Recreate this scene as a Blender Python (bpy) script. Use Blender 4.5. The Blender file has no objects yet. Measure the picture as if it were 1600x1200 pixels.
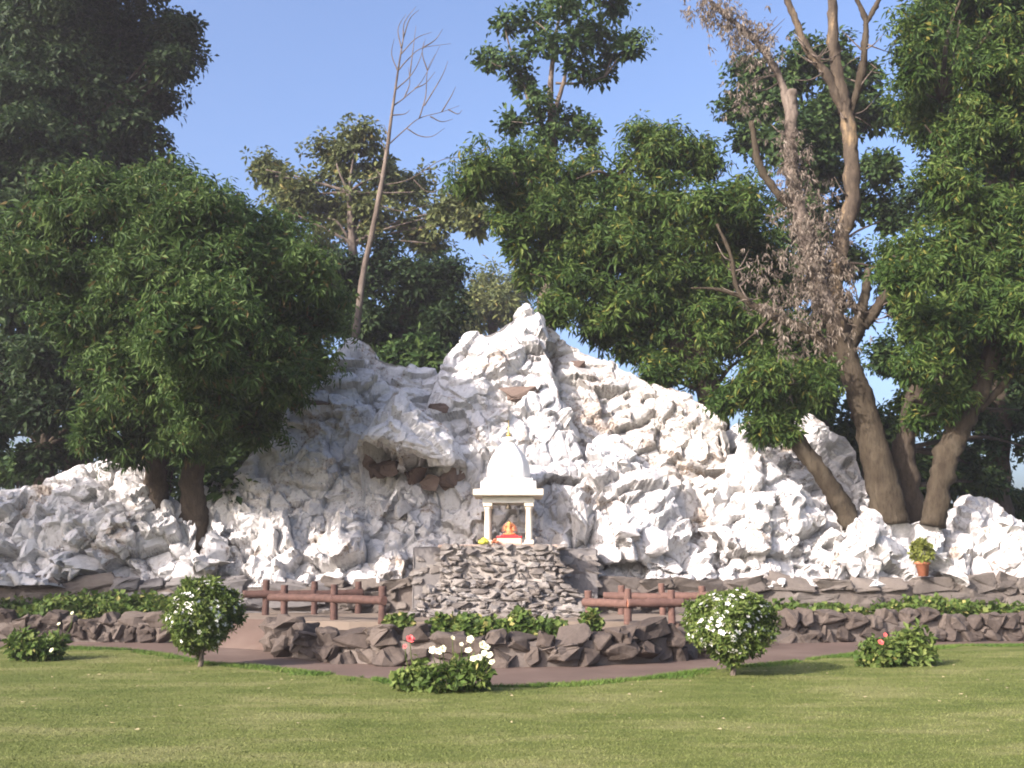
import bpy, bmesh, math, random
import numpy as np
from mathutils import Vector, Matrix
from mathutils.bvhtree import BVHTree

random.seed(7)
RNG = np.random.default_rng(11)
sc = bpy.context.scene
COL = sc.collection
R = math.radians

# ------------------------------------------------------------------ camera
F = 1537.0                       # focal length in pixels of a 1600 x 1200 frame
PITCH = math.atan(280.0 / F)
CAM = Vector((0, 0, 1.6))
cd = bpy.data.cameras.new('camera'); cam = bpy.data.objects.new('camera', cd); COL.objects.link(cam)
cam.location = CAM; cam.rotation_euler = (R(90) + PITCH, 0, 0)
cd.sensor_width = 36; cd.lens = F / 1600 * 36; cd.clip_end = 3000; cd.clip_start = 0.1
sc.camera = cam
sc.cycles.use_denoising = True
sc.cycles.filter_width = 1.9
sc.cycles.max_bounces = 6
sc.cycles.transparent_max_bounces = 4

# ------------------------------------------------------------------ sky and sun
EL = R(27); AZ = R(227)          # the sun stands behind the camera's left shoulder (azimuth clockwise from +Y)
w = bpy.data.worlds.new('World'); sc.world = w; w.use_nodes = True
nt = w.node_tree; nt.nodes.clear()
sky = nt.nodes.new('ShaderNodeTexSky'); sky.sky_type = 'NISHITA'; sky.sun_disc = False
sky.sun_elevation = EL; sky.sun_rotation = AZ
sky.altitude = 0; sky.air_density = 1.0; sky.dust_density = 5.5; sky.ozone_density = 5.0
bg = nt.nodes.new('ShaderNodeBackground'); bg.inputs['Strength'].default_value = 0.15
wo = nt.nodes.new('ShaderNodeOutputWorld')
nt.links.new(sky.outputs[0], bg.inputs[0]); nt.links.new(bg.outputs[0], wo.inputs[0])
sd = bpy.data.lights.new('sun', 'SUN'); sun = bpy.data.objects.new('sun', sd); COL.objects.link(sun)
sd.energy = 3.3; sd.angle = R(0.5); sd.color = (1.0, 0.965, 0.91)
sv = Vector((math.sin(AZ) * math.cos(EL), math.cos(AZ) * math.cos(EL), math.sin(EL)))   # towards the sun
sun.rotation_euler = sv.to_track_quat('Z', 'Y').to_euler()
sun.location = (-30, -30, 40)
sc.view_settings.view_transform = 'Standard'; sc.view_settings.look = 'None'
sc.view_settings.exposure = 1.33; sc.view_settings.gamma = 1.0
sc.view_settings.use_curve_mapping = False
sc.view_settings.use_white_balance = True; sc.view_settings.white_balance_temperature = 6950; sc.view_settings.white_balance_tint = 19

# ------------------------------------------------------------------ helpers
def ray(px, py):
    r = (px - 800) / F; u = (600 - py) / F
    return Vector((r, math.cos(PITCH) - u * math.sin(PITCH), math.sin(PITCH) + u * math.cos(PITCH)))
def at(px, py, Y):
    d = ray(px, py); return CAM + d * (Y / d.y)
def ground(px, py, z=0.0):
    d = ray(px, py); return CAM + d * ((z - CAM.z) / d.z)
def pxm(px, Y): return px * Y / F           # pixels -> metres at depth Y

def mesh_np(name, verts, faces, smooth=False):
    """verts (n,3); faces (m,k) all the same k"""
    verts = np.asarray(verts, dtype=np.float32); faces = np.asarray(faces, dtype=np.int32)
    me = bpy.data.meshes.new(name); k = faces.shape[1]
    me.vertices.add(len(verts)); me.vertices.foreach_set('co', verts.ravel())
    me.loops.add(faces.size); me.loops.foreach_set('vertex_index', faces.ravel())
    me.polygons.add(len(faces)); me.polygons.foreach_set('loop_start', np.arange(0, faces.size, k, dtype=np.int32))
    me.polygons.foreach_set('loop_total', np.full(len(faces), k, dtype=np.int32))
    me.polygons.foreach_set('use_smooth', np.full(len(faces), smooth, dtype=bool))
    me.update(calc_edges=True); return me
def link(name, me, mat=None, parent=None, loc=None):
    o = bpy.data.objects.new(name, me); COL.objects.link(o)
    if mat is not None and me is not None and len(me.materials) == 0: me.materials.append(mat)
    if parent is not None: o.parent = parent
    if loc is not None: o.location = loc
    return o
def bmo(name, bm, mat=None, parent=None, smooth=False, loc=None):
    me = bpy.data.meshes.new(name); bm.to_mesh(me); bm.free()
    if smooth:
        for p in me.polygons: p.use_smooth = True
    return link(name, me, mat, parent, loc)
def tag(o, label=None, cat=None, group=None, kind=None):
    if label: o['label'] = label
    if cat: o['category'] = cat
    if group: o['group'] = group
    if kind: o['kind'] = kind
    return o
def thing(name, label, cat, loc=(0, 0, 0), group=None):
    o = bpy.data.objects.new(name, None); COL.objects.link(o); o.location = loc; o.empty_display_size = 0.2
    return tag(o, label, cat, group)

def box(bm, c, s, rz=0.0, bev=0.0):
    r = bmesh.ops.create_cube(bm, size=1.0)
    M = Matrix.Translation(c) @ Matrix.Rotation(rz, 4, 'Z') @ Matrix.Diagonal((s[0], s[1], s[2], 1))
    bmesh.ops.transform(bm, matrix=M, verts=r['verts'])
    if bev:
        es = list({e for v in r['verts'] for e in v.link_edges})
        bmesh.ops.bevel(bm, geom=es, offset=bev, segments=1, affect='EDGES')
def lathe(bm, prof, seg=20, c=(0, 0, 0), lobes=0, amp=0.0):
    rings = []
    for r, z in prof:
        ring = []
        for i in range(seg):
            a = 2 * math.pi * i / seg
            rr = r * (1 - amp * abs(math.sin(lobes * a / 2))) if lobes else r
            ring.append(bm.verts.new((c[0] + rr * math.cos(a), c[1] + rr * math.sin(a), c[2] + z)))
        rings.append(ring)
    for a, b in zip(rings, rings[1:]):
        for i in range(seg):
            bm.faces.new((a[i], a[(i + 1) % seg], b[(i + 1) % seg], b[i]))
    bm.faces.new(rings[0][::-1]); bm.faces.new(rings[-1])

def tube_np(path, radii, seg=9, wob=0.0, rng=RNG):
    """tapered tube through path: returns verts, quad faces"""
    P = np.array([tuple(p) for p in path], float); r = np.array(radii, float)
    n = len(P)
    # smooth resample
    m = max(8, n * 7); t = np.linspace(0, n - 1, m); i = np.clip(t.astype(int), 0, n - 2); f = (t - i)[:, None]
    Pm = np.vstack([2 * P[0] - P[1], P, 2 * P[-1] - P[-2]])
    p0, p1, p2, p3 = Pm[i], Pm[i + 1], Pm[i + 2], Pm[i + 3]
    Q = 0.5 * ((2 * p1) + (-p0 + p2) * f + (2 * p0 - 5 * p1 + 4 * p2 - p3) * f**2 + (-p0 + 3 * p1 - 3 * p2 + p3) * f**3)
    rr = np.interp(t, np.arange(n), r)
    T = np.gradient(Q, axis=0); T /= np.linalg.norm(T, axis=1)[:, None] + 1e-9
    ref = np.array([0.3, 0.9, 0.1]); A = np.cross(T, ref); A /= np.linalg.norm(A, axis=1)[:, None] + 1e-9
    B = np.cross(T, A)
    ang = np.linspace(0, 2 * np.pi, seg, endpoint=False)
    rad = rr[:, None] * (1 + wob * rng.normal(size=(m, seg)))
    if seg >= 9:
        W0 = Q[:, None, :] + rad[..., None] * (np.cos(ang)[None, :, None] * A[:, None, :] + np.sin(ang)[None, :, None] * B[:, None, :])
        k_ = W0.reshape(-1, 3); rad = rad * (1 + (0.55 * vnoise(k_, 0.30, 4) + 0.35 * vnoise(k_, 0.11, 9)).reshape(m, seg) * (1.0 if wob > 0.04 else 0.35))
    V = Q[:, None, :] + rad[..., None] * (np.cos(ang)[None, :, None] * A[:, None, :] + np.sin(ang)[None, :, None] * B[:, None, :])
    V = np.vstack([V.reshape(-1, 3), Q[:1], Q[-1:]])
    fs = []
    for a in range(m - 1):
        for b in range(seg):
            c = (b + 1) % seg
            fs.append((a * seg + b, a * seg + c, (a + 1) * seg + c, (a + 1) * seg + b))
    k = m * seg
    for b in range(seg):
        c = (b + 1) % seg
        fs.append((k, c, b, k)); fs.append((k + 1, (m - 1) * seg + b, (m - 1) * seg + c, k + 1))
    return V, fs
def tubes(name, specs, mat, parent, seg=9, wob=0.05):
    """specs: list of (path, radii); tubes of one grown wood, one mesh"""
    me = bpy.data.meshes.new(name); VV = []; FF = []; off = 0
    for path, radii in specs:
        V, fs = tube_np(path, radii, seg, wob)
        VV.append(V)
        for f in fs:
            f = [x + off for x in f]
            FF.append(f[:3] if f[0] == f[3] else f)
        off += len(V)
    me.from_pydata(np.vstack(VV).tolist(), [], FF); me.update()
    for p in me.polygons: p.use_smooth = True
    return link(name, me, mat, parent)

# ------------------------------------------------------------------ numpy noise
def hsh(ix, iy, iz, seed):
    ix = ix.astype(np.int64); iy = iy.astype(np.int64); iz = iz.astype(np.int64)
    h = (ix * 374761393 + iy * 668265263 + iz * 2147483647 + seed * 1274126177) & 0xFFFFFFFF
    h = ((h ^ (h >> 13)) * 1274126177) & 0xFFFFFFFF
    h = ((h ^ (h >> 15)) * 2246822519) & 0xFFFFFFFF
    h = h ^ (h >> 16)
    return (h & 0xFFFFFF) / float(0xFFFFFF)
def vnoise(P, scale, seed=0):
    Q = P / scale; I = np.floor(Q); f = Q - I; f = f * f * (3 - 2 * f)
    out = 0
    for dx in (0, 1):
        for dy in (0, 1):
            for dz in (0, 1):
                wgt = (f[:, 0] if dx else 1 - f[:, 0]) * (f[:, 1] if dy else 1 - f[:, 1]) * (f[:, 2] if dz else 1 - f[:, 2])
                out = out + wgt * hsh(I[:, 0] + dx, I[:, 1] + dy, I[:, 2] + dz, seed)
    return out - 0.5
def facets(P, scale, tilt, step, seed=0):
    """broken-stone relief: every cell of a Voronoi split is a plane of its own height and tilt"""
    Q = P / scale; I = np.floor(Q)
    best = np.full(len(P), 1e9); bid = np.zeros((len(P), 3)); bd = np.zeros((len(P), 3)); sec = np.full(len(P), 1e9)
    for dx in (-1, 0, 1):
        for dy in (-1, 0, 1):
            for dz in (-1, 0, 1):
                C = I + np.array([dx, dy, dz])
                J = np.stack([hsh(C[:, 0], C[:, 1], C[:, 2], seed + s) for s in (1, 2, 3)], 1)
                D = Q - (C + J); d = (D * D).sum(1)
                m = d < best
                sec = np.where(m, best, np.minimum(sec, d))
                best = np.where(m, d, best); bid[m] = C[m]; bd[m] = D[m]
    h = hsh(bid[:, 0], bid[:, 1], bid[:, 2], seed + 7) - 0.5
    T = np.stack([hsh(bid[:, 0], bid[:, 1], bid[:, 2], seed + s) - 0.5 for s in (8, 9, 10)], 1)
    crack = np.clip((np.sqrt(sec) - np.sqrt(best)) / 0.10, 0, 1)
    return step * h + tilt * (T * bd).sum(1) * 2 - step * 0.5 * (1 - crack)

# ------------------------------------------------------------------ materials
MATS = {}
class N:
    def __init__(s, name, rough=0.85, spec=0.3):
        s.m = bpy.data.materials.new(name); s.m.use_nodes = True; s.t = s.m.node_tree
        s.b = s.t.nodes['Principled BSDF']; s.b.inputs['Roughness'].default_value = rough
        s.b.inputs['Specular IOR Level'].default_value = spec
        s.co = s.t.nodes.new('ShaderNodeTexCoord'); MATS[name] = s.m
    def n(s, typ, **kw):
        x = s.t.nodes.new(typ)
        for k, v in kw.items(): setattr(x, k, v)
        return x
    def noise(s, scale, detail=5, rough=0.6, coord='Object', stretch=None, dist=0.0):
        x = s.n('ShaderNodeTexNoise'); x.inputs['Scale'].default_value = scale
        x.inputs['Detail'].default_value = detail; x.inputs['Roughness'].default_value = rough
        x.inputs['Distortion'].default_value = dist
        src = s.co.outputs[coord] if coord != 'Pos' else s.geo().outputs['Position']
        if stretch:
            mp = s.n('ShaderNodeMapping'); mp.inputs['Scale'].default_value = stretch
            s.t.links.new(src, mp.inputs[0]); src = mp.outputs[0]
        s.t.links.new(src, x.inputs['Vector']); return x.outputs['Fac']
    def geo(s):
        if not hasattr(s, '_g'): s._g = s.n('ShaderNodeNewGeometry')
        return s._g
    def ramp(s, fac, stops):
        x = s.n('ShaderNodeValToRGB'); el = x.color_ramp.elements
        while len(el) > 1: el.remove(el[-1])
        el[0].position = stops[0][0]; el[0].color = (*stops[0][1], 1)
        for p, c in stops[1:]:
            e = el.new(p); e.color = (*c, 1)
        s.t.links.new(fac, x.inputs[0]); return x.outputs[0]
    def mix(s, fac, a, b, mode='MIX'):
        x = s.n('ShaderNodeMix', data_type='RGBA', blend_type=mode)
        for sock, v in ((x.inputs[0], fac), (x.inputs[6], a), (x.inputs[7], b)):
            if isinstance(v, (int, float)): sock.default_value = v
            elif isinstance(v, tuple): sock.default_value = (*v, 1)
            else: s.t.links.new(v, sock)
        return x.outputs[2]
    def val(s, op, a, b=0.0):
        x = s.n('ShaderNodeMath', operation=op)
        for i, v in enumerate((a, b)):
            if isinstance(v, (int, float)): x.inputs[i].default_value = v
            else: s.t.links.new(v, x.inputs[i])
        return x.outputs[0]
    def rnd(s):
        return s.n('ShaderNodeObjectInfo').outputs['Random']
    def col(s, c):
        if isinstance(c, tuple): s.b.inputs['Base Color'].default_value = (*c, 1)
        else: s.t.links.new(c, s.b.inputs['Base Color'])
    def bump(s, h, strength=0.5, dist=0.02):
        x = s.n('ShaderNodeBump'); x.inputs['Strength'].default_value = strength; x.inputs['Distance'].default_value = dist
        s.t.links.new(h, x.inputs['Height']); s.t.links.new(x.outputs[0], s.b.inputs['Normal'])

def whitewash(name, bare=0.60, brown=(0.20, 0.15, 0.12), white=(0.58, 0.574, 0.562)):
    s = N(name, 0.92, 0.15)
    a = s.noise(1.1, 8, 0.65, 'Pos'); b = s.noise(4.5, 7, 0.7, 'Pos', dist=0.6); c = s.noise(0.45, 4, 0.6, 'Pos')
    d = s.noise(14, 5, 0.7, 'Pos')
    e = s.noise(2.2, 6, 0.65, 'Pos', (1.6, 1.6, 0.35))
    col = s.ramp(b, [(0.28, tuple(x * 0.42 for x in white)), (0.40, tuple(x * 0.8 for x in white)), (0.53, white)])
    col = s.mix(s.ramp(e, [(0.52, (0, 0, 0)), (0.70, (0.75,) * 3)]), col, (0.33, 0.325, 0.33))
    col = s.mix(s.ramp(a, [(bare - 0.02, (0, 0, 0)), (bare + 0.05, (0.8,) * 3)]), col, (0.38, 0.325, 0.265))
    spots = s.ramp(s.val('MULTIPLY', d, s.val('ADD', a, 0.5)), [(bare, (0, 0, 0)), (bare + 0.05, (0.9,) * 3)])
    col = s.mix(spots, col, brown)
    col = s.mix(s.ramp(c, [(0.50, (0, 0, 0)), (0.70, (0.4,) * 3)]), col, (0.44, 0.455, 0.47))
    s.col(col); s.bump(s.val('ADD', s.val('MULTIPLY', b, 0.6), s.val('MULTIPLY', d, 0.5)), 0.7, 0.05)
    return s.m
M_WHITE = whitewash('whitewashed_rock')
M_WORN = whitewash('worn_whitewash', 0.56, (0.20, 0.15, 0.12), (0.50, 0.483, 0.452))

def rockmat(name, a, b, c, rough=0.9, scale=3.0):
    s = N(name, rough, 0.2)
    n1 = s.noise(scale, 7, 0.65, 'Pos'); n2 = s.noise(scale * 6, 5, 0.7, 'Pos'); r = s.rnd()
    col = s.ramp(n1, [(0.3, a), (0.55, b), (0.75, c)])
    col = s.mix(0.55, col, s.ramp(r, [(0.0, a), (0.5, b), (1.0, c)]))
    col = s.mix(s.ramp(n2, [(0.55, (0, 0, 0)), (0.75, (0.5,) * 3)]), col, tuple(x * 0.5 for x in a))
    s.col(col); s.bump(s.val('ADD', n1, s.val('MULTIPLY', n2, 0.4)), 0.8, 0.04); return s.m
M_BROWN = rockmat('brown_basalt', (0.0476, 0.03712, 0.0307), (0.085, 0.06864, 0.05783), (0.1462, 0.1218, 0.1021))
M_DUST = rockmat('dusty_brown_stone', (0.07293, 0.06253, 0.0543), (0.124, 0.1083, 0.09464), (0.1896, 0.1693, 0.1474))
M_GREYSLAB = rockmat('grey_slab_stone', (0.1061, 0.1028, 0.1028), (0.1525, 0.1459, 0.1425), (0.1989, 0.189, 0.179))
M_MASON = rockmat('pale_masonry_stone', (0.1084, 0.09435, 0.08288), (0.1976, 0.1816, 0.1645), (0.3187, 0.3047, 0.2836), scale=5)
M_RAW_AND_SHADE = rockmat('bare_brown_rock_and_shade', (0.10, 0.072, 0.060), (0.15, 0.11, 0.092), (0.21, 0.16, 0.13))
M_MORTAR = rockmat('mortar', (0.10, 0.085, 0.075), (0.14, 0.12, 0.105), (0.18, 0.155, 0.135), scale=6)

def flat(name, c, rough=0.6, var=0.12, scale=8, spec=0.3, bump=0.2, metal=0.0):
    s = N(name, rough, spec); n = s.noise(scale, 6, 0.65, 'Pos')
    s.col(s.ramp(n, [(0.3, tuple(x * (1 - var) for x in c)), (0.7, tuple(min(1, x * (1 + var)) for x in c))]))
    s.b.inputs['Metallic'].default_value = metal
    s.bump(n, bump, 0.02); return s.m
M_MARBLE = flat('white_painted_plaster', (0.80, 0.79, 0.76), 0.5, 0.05, 5)
M_CREAM = flat('cream_painted_concrete', (0.66, 0.60, 0.48), 0.7, 0.08, 6)
M_GOLD = flat('gold_metal', (0.65, 0.45, 0.13), 0.35, 0.1, 20, metal=0.8)
M_RED = flat('red_cloth', (0.60, 0.045, 0.05), 0.85, 0.15, 20)
M_PINKST = flat('pink_plinth', (0.70, 0.47, 0.36), 0.8, 0.08, 12)
M_ORANGE = flat('orange_paint', (0.62, 0.22, 0.09), 0.5, 0.25, 30)
M_BELL = flat('dark_brass', (0.10, 0.085, 0.06), 0.4, 0.2, 20, metal=0.7)
M_YELLOW = flat('yellow_green_fruit', (0.50, 0.50, 0.07), 0.5, 0.15, 25)
M_TERRA = flat('terracotta', (0.42, 0.155, 0.085), 0.85, 0.15, 14)
M_LOG = flat('red_brown_log_paint', (0.0792, 0.0432, 0.0342), 0.75, 0.3, 9, bump=0.5)
M_LOGR = flat('faded_red_log_paint', (0.1193, 0.06647, 0.05202), 0.8, 0.25, 9, bump=0.5)
M_LOGEND = flat('cut_log_end', (0.42, 0.20, 0.13), 0.85, 0.2, 20)
M_SOIL = flat('dark_soil', (0.07, 0.05, 0.036), 0.95, 0.3, 10, bump=0.6)
M_LAND = flat('tan_concrete', (0.1963, 0.1577, 0.122), 0.9, 0.14, 2.2, bump=0.3)

s = N('pink_paving', 0.9, 0.2)
n1 = s.noise(0.7, 6, 0.6, 'Pos'); n2 = s.noise(9, 6, 0.7, 'Pos')
c = s.ramp(n1, [(0.3, (0.0935, 0.06638, 0.05236)), (0.55, (0.1309, 0.09121, 0.07246)), (0.72, (0.1683, 0.1239, 0.09817))])
c = s.mix(s.ramp(n2, [(0.5, (0, 0, 0)), (0.75, (0.45,) * 3)]), c, (0.144, 0.114, 0.09)); s.col(c); s.bump(n2, 0.4, 0.01)
M_PATH = s.m

s = N('lawn_turf', 0.95, 0.1)
n1 = s.noise(0.6, 6, 0.62, 'Pos', (0.9, 1.9, 1)); n2 = s.noise(3.5, 6, 0.7, 'Pos', (1, 1.6, 1)); n3 = s.noise(30, 4, 0.7, 'Pos')
c = s.ramp(n1, [(0.36, (0.0738, 0.1004, 0.02362)), (0.5, (0.1181, 0.1387, 0.03838)), (0.62, (0.183, 0.183, 0.0738))])
c = s.mix(s.ramp(n2, [(0.5, (0, 0, 0)), (0.72, (0.55,) * 3)]), c, (0.1712, 0.1683, 0.0738))
c = s.mix(s.ramp(n3, [(0.4, (0.4,) * 3), (0.6, (0, 0, 0))]), c, (0.11, 0.13, 0.035)); s.col(c); s.bump(n3, 0.6, 0.03)
M_LAWN = s.m
s = N('far_ground_earth', 0.95, 0.1)
n1 = s.noise(0.08, 6, 0.6, 'Pos')
s.col(s.ramp(n1, [(0.35, (0.10, 0.12, 0.05)), (0.6, (0.20, 0.17, 0.10))])); M_EARTH = s.m

def blades(name, lo, mid, hi, transl=0.25):
    s = N(name, 0.7, 0.2)
    rnd = s.geo().outputs['Random Per Island']; n1 = s.noise(0.6, 6, 0.62, 'Pos', (0.9, 1.9, 1)); n2 = s.noise(3.5, 6, 0.7, 'Pos', (1, 1.6, 1))
    f = s.val('ADD', s.val('MULTIPLY', rnd, 0.12), s.val('ADD', s.val('MULTIPLY', n1, 1.0), s.val('MULTIPLY', n2, 0.4)))
    s.col(s.ramp(f, [(0.56, lo), (0.76, mid), (0.94, hi)]))
    return s.m
M_GRASS = blades('grass_blade', (0.08762, 0.1169, 0.02834), (0.1189, 0.1429, 0.04133), (0.1815, 0.1916, 0.0738))
M_FRINGE = blades('long_grass_blade', (0.04208, 0.0918, 0.01377), (0.07268, 0.1339, 0.02295), (0.1224, 0.1683, 0.03825))

def leafmat(name, dark, mid, light, odd=None, scale=0.9):
    s = N(name, 0.62, 0.2)
    rnd = s.geo().outputs['Random Per Island']; n1 = s.noise(scale, 3, 0.5, 'Pos')
    f = s.val('ADD', s.val('MULTIPLY', rnd, 0.45), s.val('MULTIPLY', n1, 0.75))
    c = s.ramp(f, [(0.35, dark), (0.6, mid), (0.86, light)])
    if odd:
        c = s.mix(s.ramp(rnd, [(0.955, (0, 0, 0)), (0.965, (1, 1, 1))]), c, odd)
    s.col(c)
    tr = s.n('ShaderNodeBsdfTranslucent'); s.t.links.new(c, tr.inputs[0])
    mx = s.n('ShaderNodeMixShader'); mx.inputs[0].default_value = 0.28
    s.t.links.new(s.b.outputs[0], mx.inputs[1]); s.t.links.new(tr.outputs[0], mx.inputs[2])
    s.t.links.new(mx.outputs[0], s.t.nodes['Material Output'].inputs[0])
    return s.m
L_MANGO = leafmat('mango_leaf', (0.02037, 0.04859, 0.01132), (0.04753, 0.09577, 0.02263), (0.1019, 0.1596, 0.04376), (0.1154, 0.09022, 0.03018))
L_DARK = leafmat('dark_evergreen_leaf', (0.01296, 0.03168, 0.0108), (0.02448, 0.05184, 0.01728), (0.0504, 0.0828, 0.02592))
L_PALE = leafmat('pale_olive_leaf', (0.05525, 0.0765, 0.0272), (0.1062, 0.1318, 0.04675), (0.187, 0.2082, 0.07225), (0.221, 0.187, 0.0595))
L_BRIGHT = leafmat('bright_green_leaf', (0.01974, 0.05, 0.01017), (0.04935, 0.09873, 0.01963), (0.1151, 0.1677, 0.03998), (0.1711, 0.1645, 0.03634))
L_BLUE = leafmat('deep_green_leaf', (0.01836, 0.04437, 0.01224), (0.03825, 0.08032, 0.02142), (0.08032, 0.13, 0.03442))
L_DEAD = leafmat('dead_leaf', (0.09945, 0.08032, 0.0612), (0.176, 0.1454, 0.1148), (0.2907, 0.2525, 0.2066))
L_SHRUB = leafmat('shrub_leaf', (0.04399, 0.07918, 0.01584), (0.09237, 0.1452, 0.03167), (0.1759, 0.22, 0.06158), scale=4)
L_BED = leafmat('bed_plant_leaf', (0.04064, 0.07676, 0.0156), (0.07676, 0.1309, 0.02774), (0.1445, 0.1806, 0.04769), (0.3251, 0.307, 0.104), scale=3)
M_PETAL = flat('white_petal', (0.82, 0.82, 0.76), 0.6, 0.04, 30)
M_ROSE = flat('pale_yellow_petal', (0.82, 0.79, 0.55), 0.6, 0.06, 30)
M_PINK = flat('coral_pink_petal', (0.75, 0.14, 0.13), 0.6, 0.1, 30)

def bark(name, a, b, c):
    s = N(name, 0.95, 0.1)
    n1 = s.noise(3.0, 7, 0.65, 'Pos', (1, 1, 0.35)); n2 = s.noise(16, 5, 0.7, 'Pos', (1, 1, 0.25)); n3 = s.noise(0.8, 3, 0.5, 'Pos')
    col = s.ramp(n1, [(0.32, a), (0.52, b), (0.72, c)])
    col = s.mix(s.ramp(n2, [(0.5, (0, 0, 0)), (0.7, (0.6,) * 3)]), col, tuple(x * 0.5 for x in a))
    s.col(col); s.bump(s.val('ADD', n1, n2), 0.9, 0.05); return s.m
B_BROWN = bark('brown_bark', (0.03506, 0.02741, 0.01912), (0.06056, 0.04909, 0.03443), (0.08925, 0.07523, 0.05419))
B_PEEL = bark('peeling_bark', (0.042, 0.034, 0.027), (0.095, 0.075, 0.055), (0.34, 0.245, 0.14))
B_DARK = bark('dark_bark', (0.040, 0.032, 0.025), (0.07, 0.056, 0.042), (0.11, 0.09, 0.07))
B_GREY = bark('grey_dead_bark', (0.085, 0.068, 0.056), (0.15, 0.122, 0.10), (0.24, 0.20, 0.165))

# ------------------------------------------------------------------ ground, path, lawn, terrace
def sheet(name, poly, z, mat, thick=0.0):
    bm = bmesh.new(); vs = [bm.verts.new((x, y, z)) for x, y in poly]; f = bm.faces.new(vs)
    if f.normal.z < 0: f.normal_flip()
    bm.normal_update()
    if thick:
        r = bmesh.ops.extrude_face_region(bm, geom=[f])
        for v in [g for g in r['geom'] if isinstance(g, bmesh.types.BMVert)]: v.co.z -= thick
    bmesh.ops.triangulate(bm, faces=bm.faces[:])
    bmesh.ops.recalc_face_normals(bm, faces=bm.faces[:])
    return bmo(name, bm, mat)
tag(sheet('ground', [(-900, -60), (900, -60), (900, 1800), (-900, 1800)], -0.03, M_EARTH), kind='structure')
tag(sheet('path', [(-40, 12), (40, 12), (40, 26), (-40, 26)], 0.0, M_PATH), kind='structure')

edge_px = [(-250, 1008), (0, 1013), (120, 1012), (200, 1015), (260, 1023), (330, 1037), (400, 1041), (480, 1050), (560, 1058),
           (640, 1067), (720, 1073), (800, 1073), (900, 1068), (1000, 1061), (1080, 1050), (1150, 1042), (1230, 1035),
           (1300, 1026), (1400, 1014), (1500, 1009), (1600, 1008), (1850, 1006)]
EDGE = [ground(px, py, 0.025) for px, py in edge_px]
ex = np.array([p.x for p in EDGE]); ey = np.array([p.y for p in EDGE])
def lawn_far(x): return np.interp(x, ex, ey)
xs = np.linspace(-22, 22, 120)
lawn_poly = [(-22, 0.5), (22, 0.5)] + [(x, float(lawn_far(x)) + random.uniform(-0.06, 0.06)) for x in xs[::-1]]
tag(sheet('lawn', lawn_poly, 0.025, M_LAWN, 0.04), kind='structure')

def blade_mesh(name, pts, hmin, hmax, wid, lean, mat):
    n = len(pts); a = RNG.uniform(0, 2 * np.pi, n); h = RNG.uniform(hmin, hmax, n)
    d = np.stack([np.cos(a), np.sin(a), np.zeros(n)], 1) * (wid * RNG.uniform(0.6, 1.3, n))[:, None] / 2
    b = RNG.uniform(0, 2 * np.pi, n)
    tip = pts + np.stack([np.cos(b) * lean * h, np.sin(b) * lean * h, h], 1)
    V = np.empty((n, 3, 3)); V[:, 0] = pts - d; V[:, 1] = pts + d; V[:, 2] = tip
    return link(name, mesh_np(name, V.reshape(-1, 3), np.arange(n * 3).reshape(-1, 3)), mat)
n = 420000
yy = 6.5 + (RNG.uniform(0, 1, n) ** 1.15) * 12.0
xx = RNG.uniform(-1, 1, n) * (yy * 0.56 + 1.6)
ok = yy < lawn_far(xx) - 0.02
pts = np.stack([xx[ok], yy[ok], np.full(ok.sum(), 0.02)], 1)
g = blade_mesh('lawn_grass', pts, 0.007, 0.021, 0.012, 1.1, M_GRASS)
tag(g, 'short sunlit mown grass covering the whole lawn in front', 'grass', kind='stuff')
n = 60000
xx = RNG.uniform(-13, 13, n); off = RNG.gamma(1.3, 0.16, n)
yy = lawn_far(xx) + 0.06 - off
keep = (vnoise(np.stack([xx, yy, 0 * xx], 1), 0.8, 5) + 0.5 * vnoise(np.stack([xx, yy, 0 * xx], 1), 0.25, 6) > -0.24 + off * 0.9)
pts = np.stack([xx, yy, np.full(n, 0.02)], 1)[keep]
g = blade_mesh('edge_grass', pts, 0.012, 0.06, 0.013, 1.0, M_FRINGE)
tag(g, 'longer darker grass fringe along the edge of the lawn by the path', 'grass', kind='stuff')

n = 260
yy = 8 + RNG.uniform(0, 1, n) ** 0.5 * 8.5; xx = RNG.uniform(-1, 1, n) * (yy * 0.55 + 1); ok = yy < lawn_far(xx) - 0.05
g = blade_mesh('fallen_leaves', np.stack([xx[ok], yy[ok], np.full(ok.sum(), 0.04)], 1), 0.003, 0.012, 0.05, 3.2, flat('dry_leaf', (0.36, 0.30, 0.17), 0.8, 0.3, 3))
tag(g, 'few dry fallen leaves scattered over the lawn', 'leaves', kind='stuff')
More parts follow.
